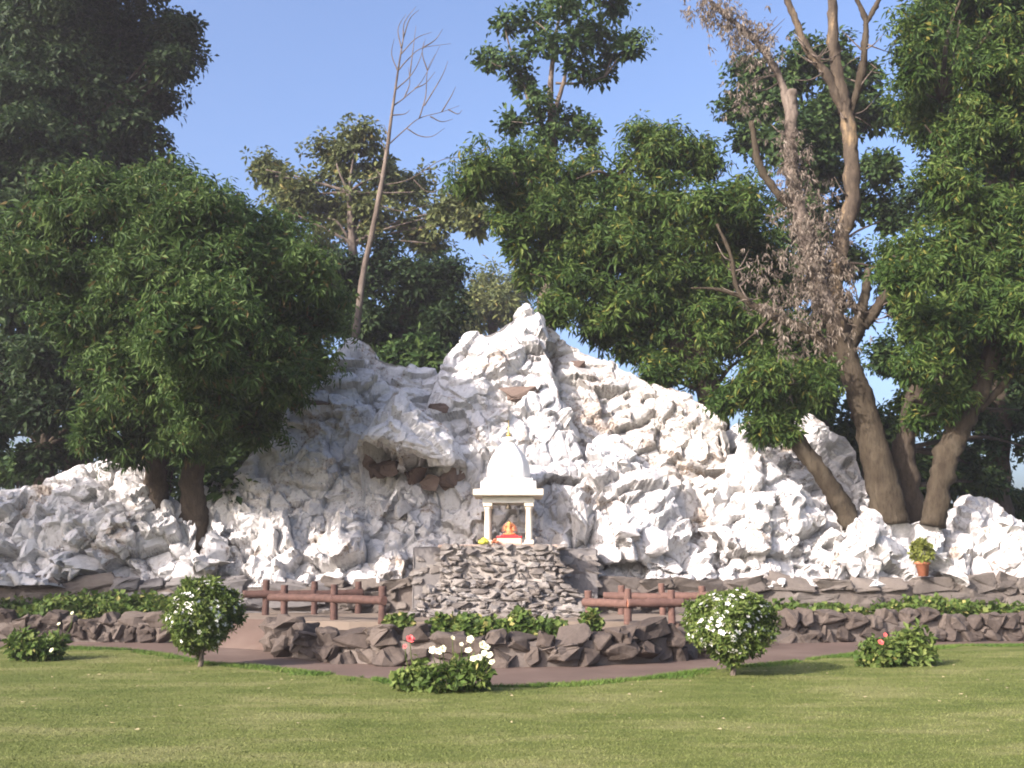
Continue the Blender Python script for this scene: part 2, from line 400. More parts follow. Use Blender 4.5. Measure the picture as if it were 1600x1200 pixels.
# ------------------------------------------------------------------ stones
def hull_stone(name, npts, sx, sy, sz, mat, seed, bev=0.0, rough=1.0, smooth=False):
    rg = random.Random(seed); bm = bmesh.new()
    for _ in range(npts):
        v = Vector((rg.gauss(0, 1), rg.gauss(0, 1), rg.gauss(0, 1))).normalized()
        v = Vector([math.copysign(abs(c) ** 0.62, c) for c in v]) * rg.uniform(0.82, 1.0)
        bm.verts.new((v.x * sx, v.y * sy, v.z * sz))
    r = bmesh.ops.convex_hull(bm, input=bm.verts[:])
    junk = list({x for x in list(r['geom_interior']) + list(r['geom_unused']) if isinstance(x, bmesh.types.BMVert)})
    if junk: bmesh.ops.delete(bm, geom=junk, context='VERTS')
    bmesh.ops.dissolve_limit(bm, angle_limit=R(14), verts=bm.verts[:], edges=bm.edges[:])
    if bev:
        bmesh.ops.bevel(bm, geom=bm.edges[:], offset=bev, segments=1, affect='EDGES', clamp_overlap=True)
        bmesh.ops.remove_doubles(bm, verts=bm.verts[:], dist=0.012)
    bmesh.ops.triangulate(bm, faces=bm.faces[:])
    if rough:
        bmesh.ops.subdivide_edges(bm, edges=bm.edges[:], cuts=1, use_grid_fill=True, smooth=0.25 if smooth else 0.0)
        bmesh.ops.triangulate(bm, faces=bm.faces[:])
        P = np.array([v.co[:] for v in bm.verts])
        h = facets(P + seed * 3.1, 0.42, 0.16, 0.07, seed) + vnoise(P + seed, 0.35, seed) * 0.10
        for v, k in zip(bm.verts, h): v.co += v.co.normalized() * float(k) * rough
    me = bpy.data.meshes.new(name); bm.to_mesh(me); bm.free()
    me.materials.append(mat)
    if bev:
        for p in me.polygons: p.use_smooth = smooth
    return me
STONES_BROWN = [hull_stone('stone', 15, 0.5, 0.5, 0.5, M_BROWN, 100 + i, 0.045, 0.9) for i in range(14)]
STONES_DUST = [hull_stone('stone', 14, 0.5, 0.5, 0.5, M_DUST, 150 + i, 0.04, 1.0) for i in range(7)]
STONES_GREY = [hull_stone('stone', 14, 0.5, 0.5, 0.5, M_GREYSLAB, 180 + i, 0.04, 1.0) for i in range(4)]
STONES_MASON = [hull_stone('stone', 13, 0.5, 0.5, 0.5, M_MASON, 200 + i, 0.03) for i in range(8)]
ROCKS_WHITE = [hull_stone('rock', 13, 0.5, 0.5, 0.5, M_WHITE, 300 + i, 0.02) for i in range(12)]
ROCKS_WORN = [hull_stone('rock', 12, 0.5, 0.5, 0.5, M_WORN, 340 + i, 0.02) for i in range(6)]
ROCKS_RAW_AND_SHADE = [hull_stone('rock', 12, 0.5, 0.5, 0.5, M_RAW_AND_SHADE, 380 + i, 0.02) for i in range(4)]
def put(me, name, loc, scl, rot, parent):
    o = bpy.data.objects.new(name, me); COL.objects.link(o); o.parent = parent
    o.location = loc; o.scale = scl; o.rotation_euler = rot; return o

def wall_core(name, line, z0, z1, th, parent):
    """a solid core following a plan line"""
    bm = bmesh.new(); prev = None
    for i, (x, y) in enumerate(line):
        a = line[max(0, i - 1)]; b = line[min(len(line) - 1, i + 1)]
        t = Vector((b[0] - a[0], b[1] - a[1], 0)).normalized(); nrm = Vector((-t.y, t.x, 0))
        q = [bm.verts.new(Vector((x, y, z)) + nrm * s) for s in (-th / 2, th / 2) for z in (z0, z1)]
        if prev:
            for i0, i1 in ((0, 1), (1, 3), (3, 2), (2, 0)):
                bm.faces.new((prev[i0], prev[i1], q[i1], q[i0]))
        else: bm.faces.new((q[0], q[1], q[3], q[2]))
        prev = q
    bm.faces.new((prev[0], prev[2], prev[3], prev[1]))
    bmesh.ops.recalc_face_normals(bm, faces=bm.faces[:])
    return bmo(name, bm, M_MORTAR, parent)
def resample(line, step):
    P = np.array(line, float); d = np.r_[0, np.cumsum(np.linalg.norm(np.diff(P, axis=0), axis=1))]
    t = np.arange(0, d[-1], step); return np.stack([np.interp(t, d, P[:, k]) for k in (0, 1)], 1), d[-1]
def rubble_wall(name, label, line, z0, z1, meshes, seed, th=0.5, mean=0.46, rows=2, group=None, out=1.0, hj=0.12):
    rg = random.Random(seed)
    t = thing(name, label, 'stone wall', group=group)
    wall_core('wall_core', line, z0 - 0.1, z1 - 0.16, th * 0.22, t)
    P = np.array(line, float); d = np.r_[0, np.cumsum(np.linalg.norm(np.diff(P, axis=0), axis=1))]; L = d[-1]
    rh = (z1 - z0) / rows
    for r in range(rows):
        u = rg.uniform(-0.2, 0)
        while u < L:
            wd = mean * rg.uniform(0.6, 1.55); m = u + wd / 2; u += wd * 0.93
            if m < 0 or m > L: continue
            x = np.interp(m, d, P[:, 0]); y = np.interp(m, d, P[:, 1])
            x2 = np.interp(min(m + 0.1, L), d, P[:, 0]); y2 = np.interp(min(m + 0.1, L), d, P[:, 1])
            x1 = np.interp(max(m - 0.1, 0), d, P[:, 0]); y1 = np.interp(max(m - 0.1, 0), d, P[:, 1])
            an = math.atan2(y2 - y1, x2 - x1)
            hh = rh * rg.uniform(1.05, 1.6)
            zc = z0 + rh * (r + 0.5) + rg.uniform(-hj, hj) * 0.5
            o = rg.uniform(-0.07, 0.07)
            put(rg.choice(meshes), 'stone', (x - math.sin(an) * o, y + math.cos(an) * o, zc),
                (wd * 1.16, th * rg.uniform(0.85, 1.2), hh * 1.12), (rg.uniform(-.12, .12), rg.uniform(-.2, .2), an + rg.uniform(-.15, .15) + rg.choice((0, math.pi))), t)
    return t

# curved pond wall: half circle that bulges to the viewer
pc = Vector((-0.35, 19.75)); PR = 3.95
def arc(c, r, a0, a1, n=40): return [(c[0] + r * math.cos(R(a)), c[1] + r * math.sin(R(a))) for a in np.linspace(a0, a1, n)]
pond_line = arc((-0.62, 19.75), 3.75, 186, 269, 24) + arc((-0.62, 19.75), 3.75, 271, 360, 24)
pond_line = [(-0.65 + (x + 0.62) * 1.13 , y) for x, y in pond_line]
pond_line = [(x + 0.40, y) for x, y in pond_line]
rubble_wall('curved_stone_wall', 'low curved wall of rough brown boulders bulging towards the lawn around the pond', pond_line, 0.0, 0.54, STONES_BROWN, 1, 0.60, 0.46, hj=0.22)
wl = [(-18, 21.3), (-13, 21.2), (-9, 21.0), (-6.3, 20.7)]
rubble_wall('straight_stone_wall', 'low brown boulder wall left of the pond behind the left flowering shrub', wl, 0.0, 0.55, STONES_BROWN, 2, 0.52, 0.42, hj=0.16)
wr = [(4.35, 20.5), (7, 21.0), (11, 21.3), (18, 21.3)]
rubble_wall('straight_stone_wall', 'low brown boulder wall right of the pond behind the right flowering shrub', wr, 0.0, 0.56, STONES_BROWN, 3, 0.52, 0.44, hj=0.16)
bl = [(-18, 24.0), (-9.6, 23.7)]
rubble_wall('retaining_wall', 'dusty brown rock ledge at the foot of the shaded left white rocks', bl, 0.25, 1.30, STONES_DUST, 4, 0.5, 0.95, 3, hj=0.05)
bl = [(-9.6, 23.65), (-5.9, 23.55), (-4.3, 23.5)]
rubble_wall('retaining_wall', 'grey rock slab ledge behind the left log railing', bl, 0.25, 1.22, STONES_GREY, 5, 0.5, 1.05, 3, hj=0.05)
bl = [(-4.3, 23.5), (-2.3, 23.4)]
rubble_wall('retaining_wall', 'short brown rubble ledge between left log railing and masonry pedestal', bl, 0.25, 1.22, STONES_DUST, 6, 0.5, 0.6, 4, hj=0.08)
bl = [(2.0, 23.35), (6, 23.45), (10, 23.6), (18, 24.0)]
rubble_wall('retaining_wall', 'dusty brown rock ledge behind the right log railing with the terracotta pot on it', bl, 0.25, 1.27, STONES_DUST, 7, 0.5, 0.9, 3, hj=0.05)

tag(sheet('terrace', [(-40, 23.75), (-9.6, 23.75), (-2, 23.55), (2, 23.5), (10, 23.7), (40, 24.1), (40, 34), (-40, 34)], 1.12, M_MORTAR, 1.15), kind='structure')
# soil beds on both sides and in the half-round pond
tag(sheet('planting_bed', [(-18, 21.35), (-6.6, 20.9), (-6.2, 23.5), (-18, 23.95)], 0.36, M_SOIL, 0.38), kind='structure')
tag(sheet('planting_bed', [(5.0, 20.75), (11, 21.45), (18, 21.45), (18, 23.95), (5.0, 23.5)], 0.36, M_SOIL, 0.38), kind='structure')
tag(sheet('planting_bed', [(x * 0.96, 19.75 + (y - 19.75) * 0.95) for x, y in pond_line], 0.34, M_SOIL, 0.36), kind='structure')
# landing in front of the pedestal
tag(sheet('landing', [(-3.2, 19.86), (3.2, 19.86), (4.9, 21.0), (4.95, 23.4), (-6.1, 23.4), (-6.1, 21.2), (-4.2, 20.1)], 0.47, M_LAND, 0.47), kind='structure')

def ramp(pts_lo, pts_hi):
    bm = bmesh.new(); n_ = len(pts_lo)
    lo = [bm.verts.new((x, y, 0.004)) for x, y in pts_lo]; hi = [bm.verts.new((x, y, 0.474)) for x, y in pts_hi]; bk = [bm.verts.new((x, y, 0.004)) for x, y in pts_hi]
    for i in range(n_ - 1):
        bm.faces.new((lo[i], lo[i + 1], hi[i + 1], hi[i])); bm.faces.new((hi[i], hi[i + 1], bk[i + 1], bk[i]))
    bm.faces.new((lo[0], hi[0], bk[0])); bm.faces.new((lo[-1], bk[-1], hi[-1]))
    bmesh.ops.recalc_face_normals(bm, faces=bm.faces[:])
    tag(bmo('path_ramp', bm, M_PATH), kind='structure')
ramp([(-6.3, 19.9), (-4.6, 18.9)], [(-6.12, 21.25), (-4.2, 20.06)])
ramp([(4.1, 18.9), (5.3, 20.1)], [(3.2, 19.82), (4.93, 20.98)])
# ------------------------------------------------------------------ the white mountain
MOUNT = thing('rock_mountain', 'large whitewashed artificial rock mountain with a pointed peak behind the shrine', 'rockery', (0, 25.5, 1.1))
MOUNT_INV = Matrix.Translation((0, -25.5, -1.1))
ALLV = []; ALLF = []; voff = 0
def mass(name, crest, foot, mat, zf=1.0, prof=None, bulge=0.0, bpos=0.3, back=2.0, amp=1.0, step=0.055, seed=0, footpy=None):
    """a hump: crest line given as (px, py, Y); the front falls to depth foot(px) at height zf; the back falls to the terrace"""
    global voff
    C = np.array([tuple(at(*c)) for c in crest]); PXs = np.array([c[0] for c in crest], float)
    d = np.r_[0, np.cumsum(np.linalg.norm(np.diff(C[:, [0, 2]], axis=0), axis=1))]
    n = int(d[-1] / step) + 2; t = np.linspace(0, d[-1], n)
    C = np.stack([np.interp(t, d, C[:, k]) for k in range(3)], 1); PX = np.interp(t, d, PXs)
    # soften the crest a little and make it ragged
    for k in range(3):
        pad = np.r_[[C[0, k]] * 2, C[:, k], [C[-1, k]] * 2]; C[:, k] = (pad[:-4] + pad[1:-3] * 2 + pad[2:-2] * 2 + pad[3:-1] * 2 + pad[4:]) / 8
    fy = np.interp(PX, [f[0] for f in foot], [f[1] for f in foot])
    fz = np.full(n, zf)
    if footpy: 
        fp = np.interp(PX, [f[0] for f in footpy], [f[1] for f in footpy])
        fz = np.array([at(a, b, c).z for a, b, c in zip(PX, fp, fy)])
    hgt = (C[:, 2] - fz).max(); m = max(10, int(max(hgt, 1.0) * 1.25 / step))
    pr = np.array(prof or [(0, 0), (0.10, 0.22), (0.30, 0.48), (0.62, 0.78), (1, 1)], float)
    q = np.linspace(0, 1, m); dd = np.r_[0, np.cumsum(np.linalg.norm(np.diff(pr, axis=0), axis=1))]; dd /= dd[-1]
    pa = np.interp(q, dd, pr[:, 0]); pb = np.interp(q, dd, pr[:, 1])
    Y = fy[:, None] + (C[:, 1] - fy)[:, None] * pa[None]
    Z = fz[:, None] + (C[:, 2] - fz)[:, None] * pb[None]
    if bulge:
        gsh = np.where(pb < bpos, np.sin(np.pi / 2 * np.clip(pb / bpos, 0, 1)) ** 0.6, np.cos(np.pi / 2 * np.clip((pb - bpos) / (1 - bpos), 0, 1)) ** 1.2)
        ends = np.sin(np.pi * np.linspace(0, 1, n)) ** 0.5
        Y = Y - bulge * gsh[None] * ends[:, None]
    # back side
    mb = 14; qb = np.linspace(0, 1, mb + 1)[1:]
    Yb = C[:, 1][:, None] + back * (1 - (1 - qb) ** 1.6)[None]; Zb = C[:, 2][:, None] + (0.9 - C[:, 2])[:, None] * (qb ** 1.5)[None]
    Y = np.hstack([Y, Yb]); Z = np.hstack([Z, Zb]); X = np.repeat(C[:, 0][:, None], Y.shape[1], 1)
    V = np.stack([X, Y, Z], -1); rows = Y.shape[1]
    du = np.gradient(V, axis=0); dv = np.gradient(V, axis=1); nr = np.cross(du, dv)
    # smooth normals, towards the viewer on the front
    nr /= np.linalg.norm(nr, axis=-1, keepdims=True) + 1e-9
    P = V.reshape(-1, 3); NR = nr.reshape(-1, 3)
    if NR[rows // 4::rows, 1].mean() > 0: NR = -NR
    warp = np.stack([vnoise(P, 0.7, 50 + k + seed) for k in range(3)], 1) * 0.34 + np.stack([vnoise(P, 0.22, 60 + k + seed) for k in range(3)], 1) * 0.07
    Pw = P + warp
    small = np.clip(vnoise(P, 0.9, 77) * 4 + 0.7, 0.2, 1.4)
    h = facets(P + warp * 0.6, 3.0, 0.80, 0.30, 90 + seed) * 0.9 + facets(Pw, 1.25, 0.72, 0.26, 10 + seed) + facets(Pw * [1, 1, 1.25], 0.52, 0.40, 0.12, 30 + seed) + facets(Pw, 0.24, 0.11, 0.03, 50 + seed) * small + vnoise(P, 0.1, 3) * 0.012
    h = h * amp
    fade = np.ones((n, rows)); 
    fade[:, :] = 1.0
    fr = np.linspace(0, 1, m)
    fade[:, :m] *= np.clip((1 - fr) / 0.14, 0.28, 1)[None]
    fade[:, m:] *= 0.5
    P2 = P + NR * (h * fade.reshape(-1))[:, None]
    i, j = np.meshgrid(np.arange(n - 1), np.arange(rows - 1), indexing='ij')
    a = (i * rows + j).ravel(); Fq = np.stack([a, a + rows, a + rows + 1, a + 1], 1)
    me = mesh_np(name, P2 - np.array([0, 25.5, 1.1]), Fq, False)
    o = link(name, me, mat, MOUNT)
    ALLV.append(P2); ALLF.append(Fq + voff); voff += len(P2)
    return o

mass('shoulder_crag', [(320, 860, 25.0), (340, 775, 25.2), (380, 715, 25.6), (430, 655, 26), (490, 598, 26.4), (525, 546, 26.6), (545, 525, 26.7), (568, 530, 26.7), (588, 546, 26.7),
      (600, 562, 26.6), (630, 568, 26.6), (650, 580, 26.6), (685, 585, 26.8), (730, 610, 27.0), (770, 660, 27)], [(320, 24.3), (770, 24.5)], M_WHITE, seed=1, amp=0.5)
mass('peak_crag', [(600, 800, 24.4), (640, 715, 25.0), (665, 645, 25.7), (682, 592, 26), (695, 560, 26.2), (715, 537, 26.3), (728, 521, 26.4), (765, 521, 26.4), (800, 498, 26.5),
      (812, 482, 26.5), (820, 473, 26.5), (829, 473, 26.5), (838, 486, 26.5), (847, 508, 26.3), (858, 560, 25.9), (878, 640, 25.5), (905, 710, 25.1), (930, 790, 24.7), (945, 860, 24.4)],
     [(600, 24.2), (700, 23.9), (830, 23.7), (945, 23.9)], M_WHITE, seed=2, prof=[(0, 0), (0.12, 0.2), (0.34, 0.45), (0.62, 0.7), (0.86, 0.9), (1, 1)], amp=0.6)
mass('right_slope', [(820, 520, 27.0), (850, 510, 27.0), (890, 536, 27.0), (940, 562, 26.9), (1000, 590, 26.7), (1050, 610, 26.5), (1100, 632, 26.2), (1128, 655, 25.9), (1140, 690, 25.6), (1150, 760, 25.2), (1160, 840, 24.8)],
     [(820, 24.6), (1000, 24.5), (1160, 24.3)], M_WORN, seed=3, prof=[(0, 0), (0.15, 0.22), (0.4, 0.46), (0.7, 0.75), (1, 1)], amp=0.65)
mass('lower_buttress', [(870, 850, 24.2), (885, 780, 24.6), (912, 725, 24.9), (938, 684, 25.1), (965, 676, 25.1), (985, 712, 25.0), (1008, 738, 24.9), (1030, 768, 24.7), (1052, 800, 24.5), (1075, 840, 24.3), (1100, 885, 24.0)],
     [(870, 23.9), (1100, 23.7)], M_WHITE, seed=4, bulge=0.35, bpos=0.42, amp=0.85)
mass('overhanging_crag', [(556, 712, 24.05), (564, 676, 24.05), (588, 648, 24.15), (600, 628, 24.25), (610, 612, 24.25), (622, 606, 24.25), (634, 610, 24.25), (644, 636, 24.25), (668, 650, 24.35), (695, 664, 24.35), (715, 690, 24.35), (730, 728, 24.25)],
     [(556, 24.75), (728, 24.8)], M_WHITE, seed=5, bulge=1.55, bpos=0.14, amp=0.34, prof=[(0, 0), (1, 1)], back=1.3,
     footpy=[(556, 706), (580, 702), (605, 710), (628, 736), (648, 724), (680, 738), (705, 736), (730, 724)])
mass('pinnacle_crag', [(1092, 892, 23.9), (1105, 830, 24.3), (1128, 752, 24.6), (1146, 712, 24.7), (1158, 692, 24.8), (1168, 690, 24.8), (1180, 698, 24.8), (1200, 720, 24.8), (1230, 752, 24.8), (1262, 772, 24.8), (1300, 800, 24.7), (1340, 816, 24.5), (1372, 850, 24.2)],
     [(1092, 23.7), (1372, 23.7)], M_WHITE, seed=6, amp=0.8)
mass('back_ridge', [(1120, 700, 26.2), (1150, 664, 26.6), (1200, 650, 27), (1265, 650, 27), (1300, 672, 27), (1335, 700, 26.8), (1352, 750, 26.5), (1370, 810, 26)],
     [(1120, 25.4), (1370, 25.3)], M_WHITE, seed=7, amp=0.6)
mass('front_outcrop', [(1290, 890, 23.9), (1312, 836, 24.3), (1358, 797, 24.5), (1395, 800, 24.5), (1420, 812, 24.5), (1445, 808, 24.5), (1468, 806, 24.5), (1476, 830, 24.4), (1482, 890, 24.1)],
     [(1290, 23.7), (1482, 23.7)], M_WHITE, seed=8, amp=0.8)
mass('end_boulders', [(1462, 870, 25.2), (1482, 806, 25.6), (1508, 776, 25.8), (1545, 777, 25.8), (1570, 802, 25.6), (1600, 824, 25.4), (1660, 850, 25.2), (1760, 870, 25)],
     [(1462, 24.3), (1760, 24.4)], M_WHITE, seed=9, amp=0.8)
mass('left_outcrop', [(-180, 800, 25), (-80, 778, 25), (0, 766, 25), (70, 752, 25), (100, 740, 25), (130, 723, 25), (180, 718, 25), (225, 730, 25), (245, 766, 25), (270, 778, 25), (300, 788, 24.9), (310, 830, 24.5), (315, 892, 24.1)],
     [(-180, 24.0), (200, 23.8), (315, 23.75)], M_WHITE, seed=10, amp=0.75)
mass('lower_left_outcrop', [(326, 892, 23.9), (329, 805, 24.5), (345, 776, 24.8), (380, 756, 24.9), (420, 760, 24.9), (470, 776, 24.8), (500, 790, 24.7), (560, 812, 24.6), (620, 832, 24.5), (660, 852, 24.3), (690, 886, 23.9)],
     [(326, 23.7), (690, 23.65)], M_WHITE, seed=11, amp=0.8)

bvh = BVHTree.FromPolygons(np.vstack(ALLV).tolist(), np.vstack(ALLF).tolist())
def surf(px, py):
    d = ray(px, py).normalized(); h = bvh.ray_cast(CAM, d, 60); return h[0], h[1]
rg = random.Random(5)
def set_rock(px, py, size, meshes, sink=0.25, flatn=0.7, rot=None, sx=1.0, sz=1.0):
    p, nn = surf(px, py)
    if p is None: return None
    if nn.y > 0: nn = -nn
    q = nn.to_track_quat('Z', 'Y') @ Matrix.Rotation(rg.uniform(0, 6.28), 3, 'Z').to_quaternion()
    loc = p - nn * size * sink - Vector((0, 25.5, 1.1))
    o = put(rg.choice(meshes), 'rock', loc, (size * rg.uniform(0.75, 1.35) * sx, size * rg.uniform(0.7, 1.1), size * flatn * rg.uniform(0.8, 1.2) * sz), (0, 0, 0), MOUNT)
    o.rotation_euler = q.to_euler() if rot is None else rot
    return o
count = 0
spots = []
for _ in range(4000):
    if count >= 130: break
    px = rg.uniform(0, 1600); py = rg.uniform(520, 895)
    p, nn = surf(px, py)
    if p is None or p.z < 1.2: continue
    low = (py - 520) / 375
    if rg.random() > 0.06 + 0.94 * low ** 2.2: continue
    shoulder = px < 680 and py < 740
    if shoulder and rg.random() < 0.75: continue
    if (560 < px < 730 and 600 < py < 745): continue
    sz = rg.uniform(0.22, 0.55) * (1.25 if low > 0.7 else 0.9)
    if any((px - a) ** 2 + (py - b) ** 2 < (0.55 * F / 25 * (sz + c) * 0.7) ** 2 for a, b, c in spots): continue
    spots.append((px, py, sz))
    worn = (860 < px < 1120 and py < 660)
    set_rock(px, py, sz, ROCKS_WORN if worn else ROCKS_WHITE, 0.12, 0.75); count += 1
# jumble of small stones along the right foot
for k in range(60):
    px = rg.uniform(1100, 1330); py = rg.uniform(835, 898)
    set_rock(px, py, rg.uniform(0.16, 0.3), ROCKS_WHITE, 0.05, 0.9)
# bare brown rock set in slits of the white face
for px, py, sx, sz in ((815, 615, 1.0, 0.36), (686, 637, 0.55, 0.26), (905, 572, 0.4, 0.3), (490, 628, 0.7, 0.14), (1150, 705, 0.3, 0.5)):
    p, nn = surf(px, py)
    put(rg.choice(ROCKS_RAW_AND_SHADE), 'rock', p + Vector((0, 0.02, 0)) - Vector((0, 25.5, 1.1)), (sx * 1.15, 0.36, sz * 1.2), (rg.uniform(-.1, .1), rg.uniform(-.12, .12), 0), MOUNT)

for px, py, sx, sz in ((575, 726, 0.5, 0.4), (592, 738, 0.6, 0.5), (612, 742, 0.55, 0.5), (634, 754, 0.6, 0.4), (655, 752, 0.5, 0.5), (676, 760, 0.6, 0.4), (697, 754, 0.55, 0.45), (715, 744, 0.4, 0.4)):  # brown rocks added under the crag; their colour stands in for the hollow's shade
    put(rg.choice(ROCKS_RAW_AND_SHADE), 'rock', at(px, py - 6, rg.uniform(24.5, 24.75)) - Vector((0, 25.5, 1.1)), (sx * 1.1, 0.6, sz * 1.1), (rg.uniform(-.6, .6), rg.uniform(-.5, .5), rg.uniform(-3, 3)), MOUNT)
# ------------------------------------------------------------------ pedestal
PZ = 1.98
PED = thing('masonry_pedestal', 'grey rubble masonry pedestal with flared rocky base carrying the white shrine', 'pedestal', (0, 22.9, 0.47))
def pedw(z):       # half width left / right and front depth at height z
    f = max(0.0, (1.25 - z) / 0.8)
    return (-1.62 - 0.72 * f ** 1.2, 1.07 + 0.50 * f ** 1.1, 22.30 - 1.0 * f ** 1.2)
bm = bmesh.new(); rings = []
for z in (0.40, 0.6, 0.8, 1.0, 1.25, 1.6, PZ - 0.02):
    a, b, y = pedw(z); rings.append([bm.verts.new(v) for v in ((a + .1, y + .12, z), (b - .1, y + .12, z), (b - .1, 23.9, z), (a + .1, 23.9, z))])
for r0, r1 in zip(rings, rings[1:]):
    for i in range(4): bm.faces.new((r0[i], r0[(i + 1) % 4], r1[(i + 1) % 4], r1[i]))
bm.faces.new(rings[-1]); bm.faces.new(rings[0][::-1])
bmesh.ops.transform(bm, matrix=Matrix.Translation((0, -22.9, -0.47)), verts=bm.verts[:])
bmo('core', bm, flat('pale_mortar', (0.30, 0.275, 0.245), 0.95, 0.3, 7, bump=0.6), PED)
rg = random.Random(21)
z = 0.48
while z < PZ - 0.06:
    hgt = rg.uniform(0.07, 0.16); zc = z + hgt / 2
    a, b, y = pedw(zc)
    x = a
    while x < b:
        wd = rg.uniform(0.12, 0.42); 
        off = rg.uniform(-0.035, 0.035) + (0.05 if zc > 1.25 else rg.uniform(-0.14, 0.08))
        put(rg.choice(STONES_MASON), 'stone', (x + wd / 2, y + 0.1 + off - 22.9, zc + rg.uniform(-.02, .02) - 0.47), (wd * 1.15, rg.uniform(0.26, 0.4), hgt * 1.22),
            (rg.uniform(-.12, .12), rg.uniform(-.1, .1), rg.uniform(-.2, .2) + rg.choice((0, math.pi))), PED)
        x += wd * 0.95
    for sx, X in ((-1, a), (1, b)):     # flanks
        yy_ = y + 0.3
        while yy_ < 23.7:
            wd = rg.uniform(0.25, 0.5)
            put(rg.choice(STONES_MASON), 'stone', (X - sx * 0.1, yy_ + wd / 2 - 22.9, zc - 0.47), (0.3, wd * 1.15, hgt * 1.22), (rg.uniform(-.1, .1), rg.uniform(-.1, .1), rg.uniform(-.1, .1)), PED)
            yy_ += wd
    z += hgt * 0.93
for k in range(60):      # rubble apron at the foot
    zz = rg.uniform(0.5, 1.25); a, b, y = pedw(zz); sz_ = rg.uniform(0.16, 0.42)
    put(rg.choice(STONES_MASON if rg.random() < .7 else STONES_DUST), 'stone', (rg.uniform(a - .1, b + .1), y - rg.uniform(-.05, .16) - 22.9, zz - 0.47 - .05), (sz_ * rg.uniform(.9, 1.6), sz_, sz_ * rg.uniform(.5, .8)), (rg.uniform(-.3, .3), rg.uniform(-.2, .2), rg.uniform(0, 6)), PED)
bm = bmesh.new()
box(bm, (-0.28, 0.32, PZ - 0.47 + 0.0), (2.78, 1.5, 0.07), bev=0.015)
cap = bmo('cap_slab', bm, flat('dusty_pink_concrete', (0.34, 0.26, 0.21), 0.9, 0.2, 5), PED)
# wing walls beside the pedestal
def wing(label, x0, x1, y, z0, z1):
    t = thing('wing_wall', label, 'wall', ((x0 + x1) / 2, y, z0))
    bm = bmesh.new(); box(bm, (0, 0.25, (z1 - z0) / 2), (x1 - x0, 0.5, z1 - z0), bev=0.03)
    bmesh.ops.subdivide_edges(bm, edges=bm.edges[:], cuts=3, use_grid_fill=True)
    for v in bm.verts: v.co += Vector((rg.uniform(-.015, .015), rg.uniform(-.03, .03), rg.uniform(-.012, .012)))
    bmo('plastered_face', bm, M_GREYSLAB, t)
    for k in range(16):
        put(rg.choice(STONES_MASON), 'stone', (rg.uniform(-.42, .42) * (x1 - x0), -0.02 + rg.uniform(0, .05), rg.uniform(0.1, .92) * (z1 - z0)), (rg.uniform(.2, .45), 0.14, rg.uniform(.12, .22)), (0, rg.uniform(-.2, .2), 0), t)
wing('grey plastered stub wall joining the left side of the masonry pedestal', -2.28, -1.45, 23.0, 0.5, 1.97)
wing('grey plastered stub wall in the pedestal shadow on its right side', 1.05, 1.98, 23.05, 0.5, 1.93)

# ------------------------------------------------------------------ shrine
SX, SY, SZ = -0.08, 22.95, PZ + 0.035
SH = thing('shrine', 'small white open shrine with four columns and a ribbed dome on the masonry pedestal', 'shrine', (SX, SY, SZ))
CX, CY, CH = 0.47, 0.40, 0.93
for sx in (-1, 1):
    for sy in (-1, 1):
        bm = bmesh.new()
        lathe(bm, [(0.085, 0.10), (0.078, 0.14), (0.076, 0.5), (0.072, CH - 0.14), (0.09, CH - 0.11), (0.075, CH - 0.08)], 16)
        co = bmo('column', bm, M_CREAM, SH, True, (sx * CX, sy * CY, 0))
        bm = bmesh.new(); box(bm, (0, 0, 0.05), (0.21, 0.21, 0.10), bev=0.012); bmo('column_base', bm, M_CREAM, co)
        bm = bmesh.new(); box(bm, (0, 0, CH - 0.04), (0.21, 0.21, 0.08), bev=0.012); bmo('capital', bm, M_CREAM, co)
bm = bmesh.new()
for sy in (-1, 1): box(bm, (0, sy * CY, CH + 0.075), (CX * 2 + 0.24, 0.2, 0.15), bev=0.01)
for sx in (-1, 1): box(bm, (sx * CX, 0, CH + 0.073), (0.2, CY * 2 - 0.204, 0.146), bev=0.01)
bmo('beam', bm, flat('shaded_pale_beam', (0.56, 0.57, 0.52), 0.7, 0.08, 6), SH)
bm = bmesh.new(); box(bm, (0, 0, CH + 0.23), (1.60, 1.46, 0.15), bev=0.02); bmo('roof_slab', bm, M_CREAM, SH)
bm = bmesh.new(); box(bm, (0, 0, CH + 0.40), (1.27, 1.14, 0.186), bev=0.015); box(bm, (0, 0, CH + 0.53), (1.12, 1.02, 0.07), bev=0.015)
bmo('dome_plinth', bm, M_MARBLE, SH)
bm = bmesh.new()
lathe(bm, [(0.50, 0), (0.51, 0.14), (0.495, 0.28), (0.455, 0.42), (0.39, 0.55), (0.31, 0.67), (0.23, 0.77), (0.17, 0.84), (0.15, 0.87)], 48, lobes=8, amp=0.09)
dome = bmo('dome', bm, M_MARBLE, SH, True, (0, 0, CH + 0.565))
bm = bmesh.new(); lathe(bm, [(0.13, 0.87), (0.19, 0.90), (0.20, 0.93), (0.17, 0.97), (0.10, 1.0)], 24); bmo('crown_ring', bm, M_MARBLE, dome, True)
bm = bmesh.new(); lathe(bm, [(0.025, 1.0), (0.05, 1.03), (0.055, 1.06), (0.035, 1.10), (0.015, 1.12), (0.024, 1.15), (0.010, 1.2), (0.008, 1.40)], 14); bmo('finial', bm, M_GOLD, dome, True)
bm = bmesh.new()
v = [bm.verts.new(c) for c in ((0, -0.004, 1.34), (-0.13, -0.004, 1.38), (0, -0.004, 1.42), (0, 0.004, 1.34), (-0.13, 0.004, 1.38), (0, 0.004, 1.42))]
bm.faces.new((v[0], v[1], v[2])); bm.faces.new((v[5], v[4], v[3]))
for i in range(3): bm.faces.new((v[i], v[i + 3], v[(i + 1) % 3 + 3], v[(i + 1) % 3]))
bmo('pennant', bm, M_BELL, dome)
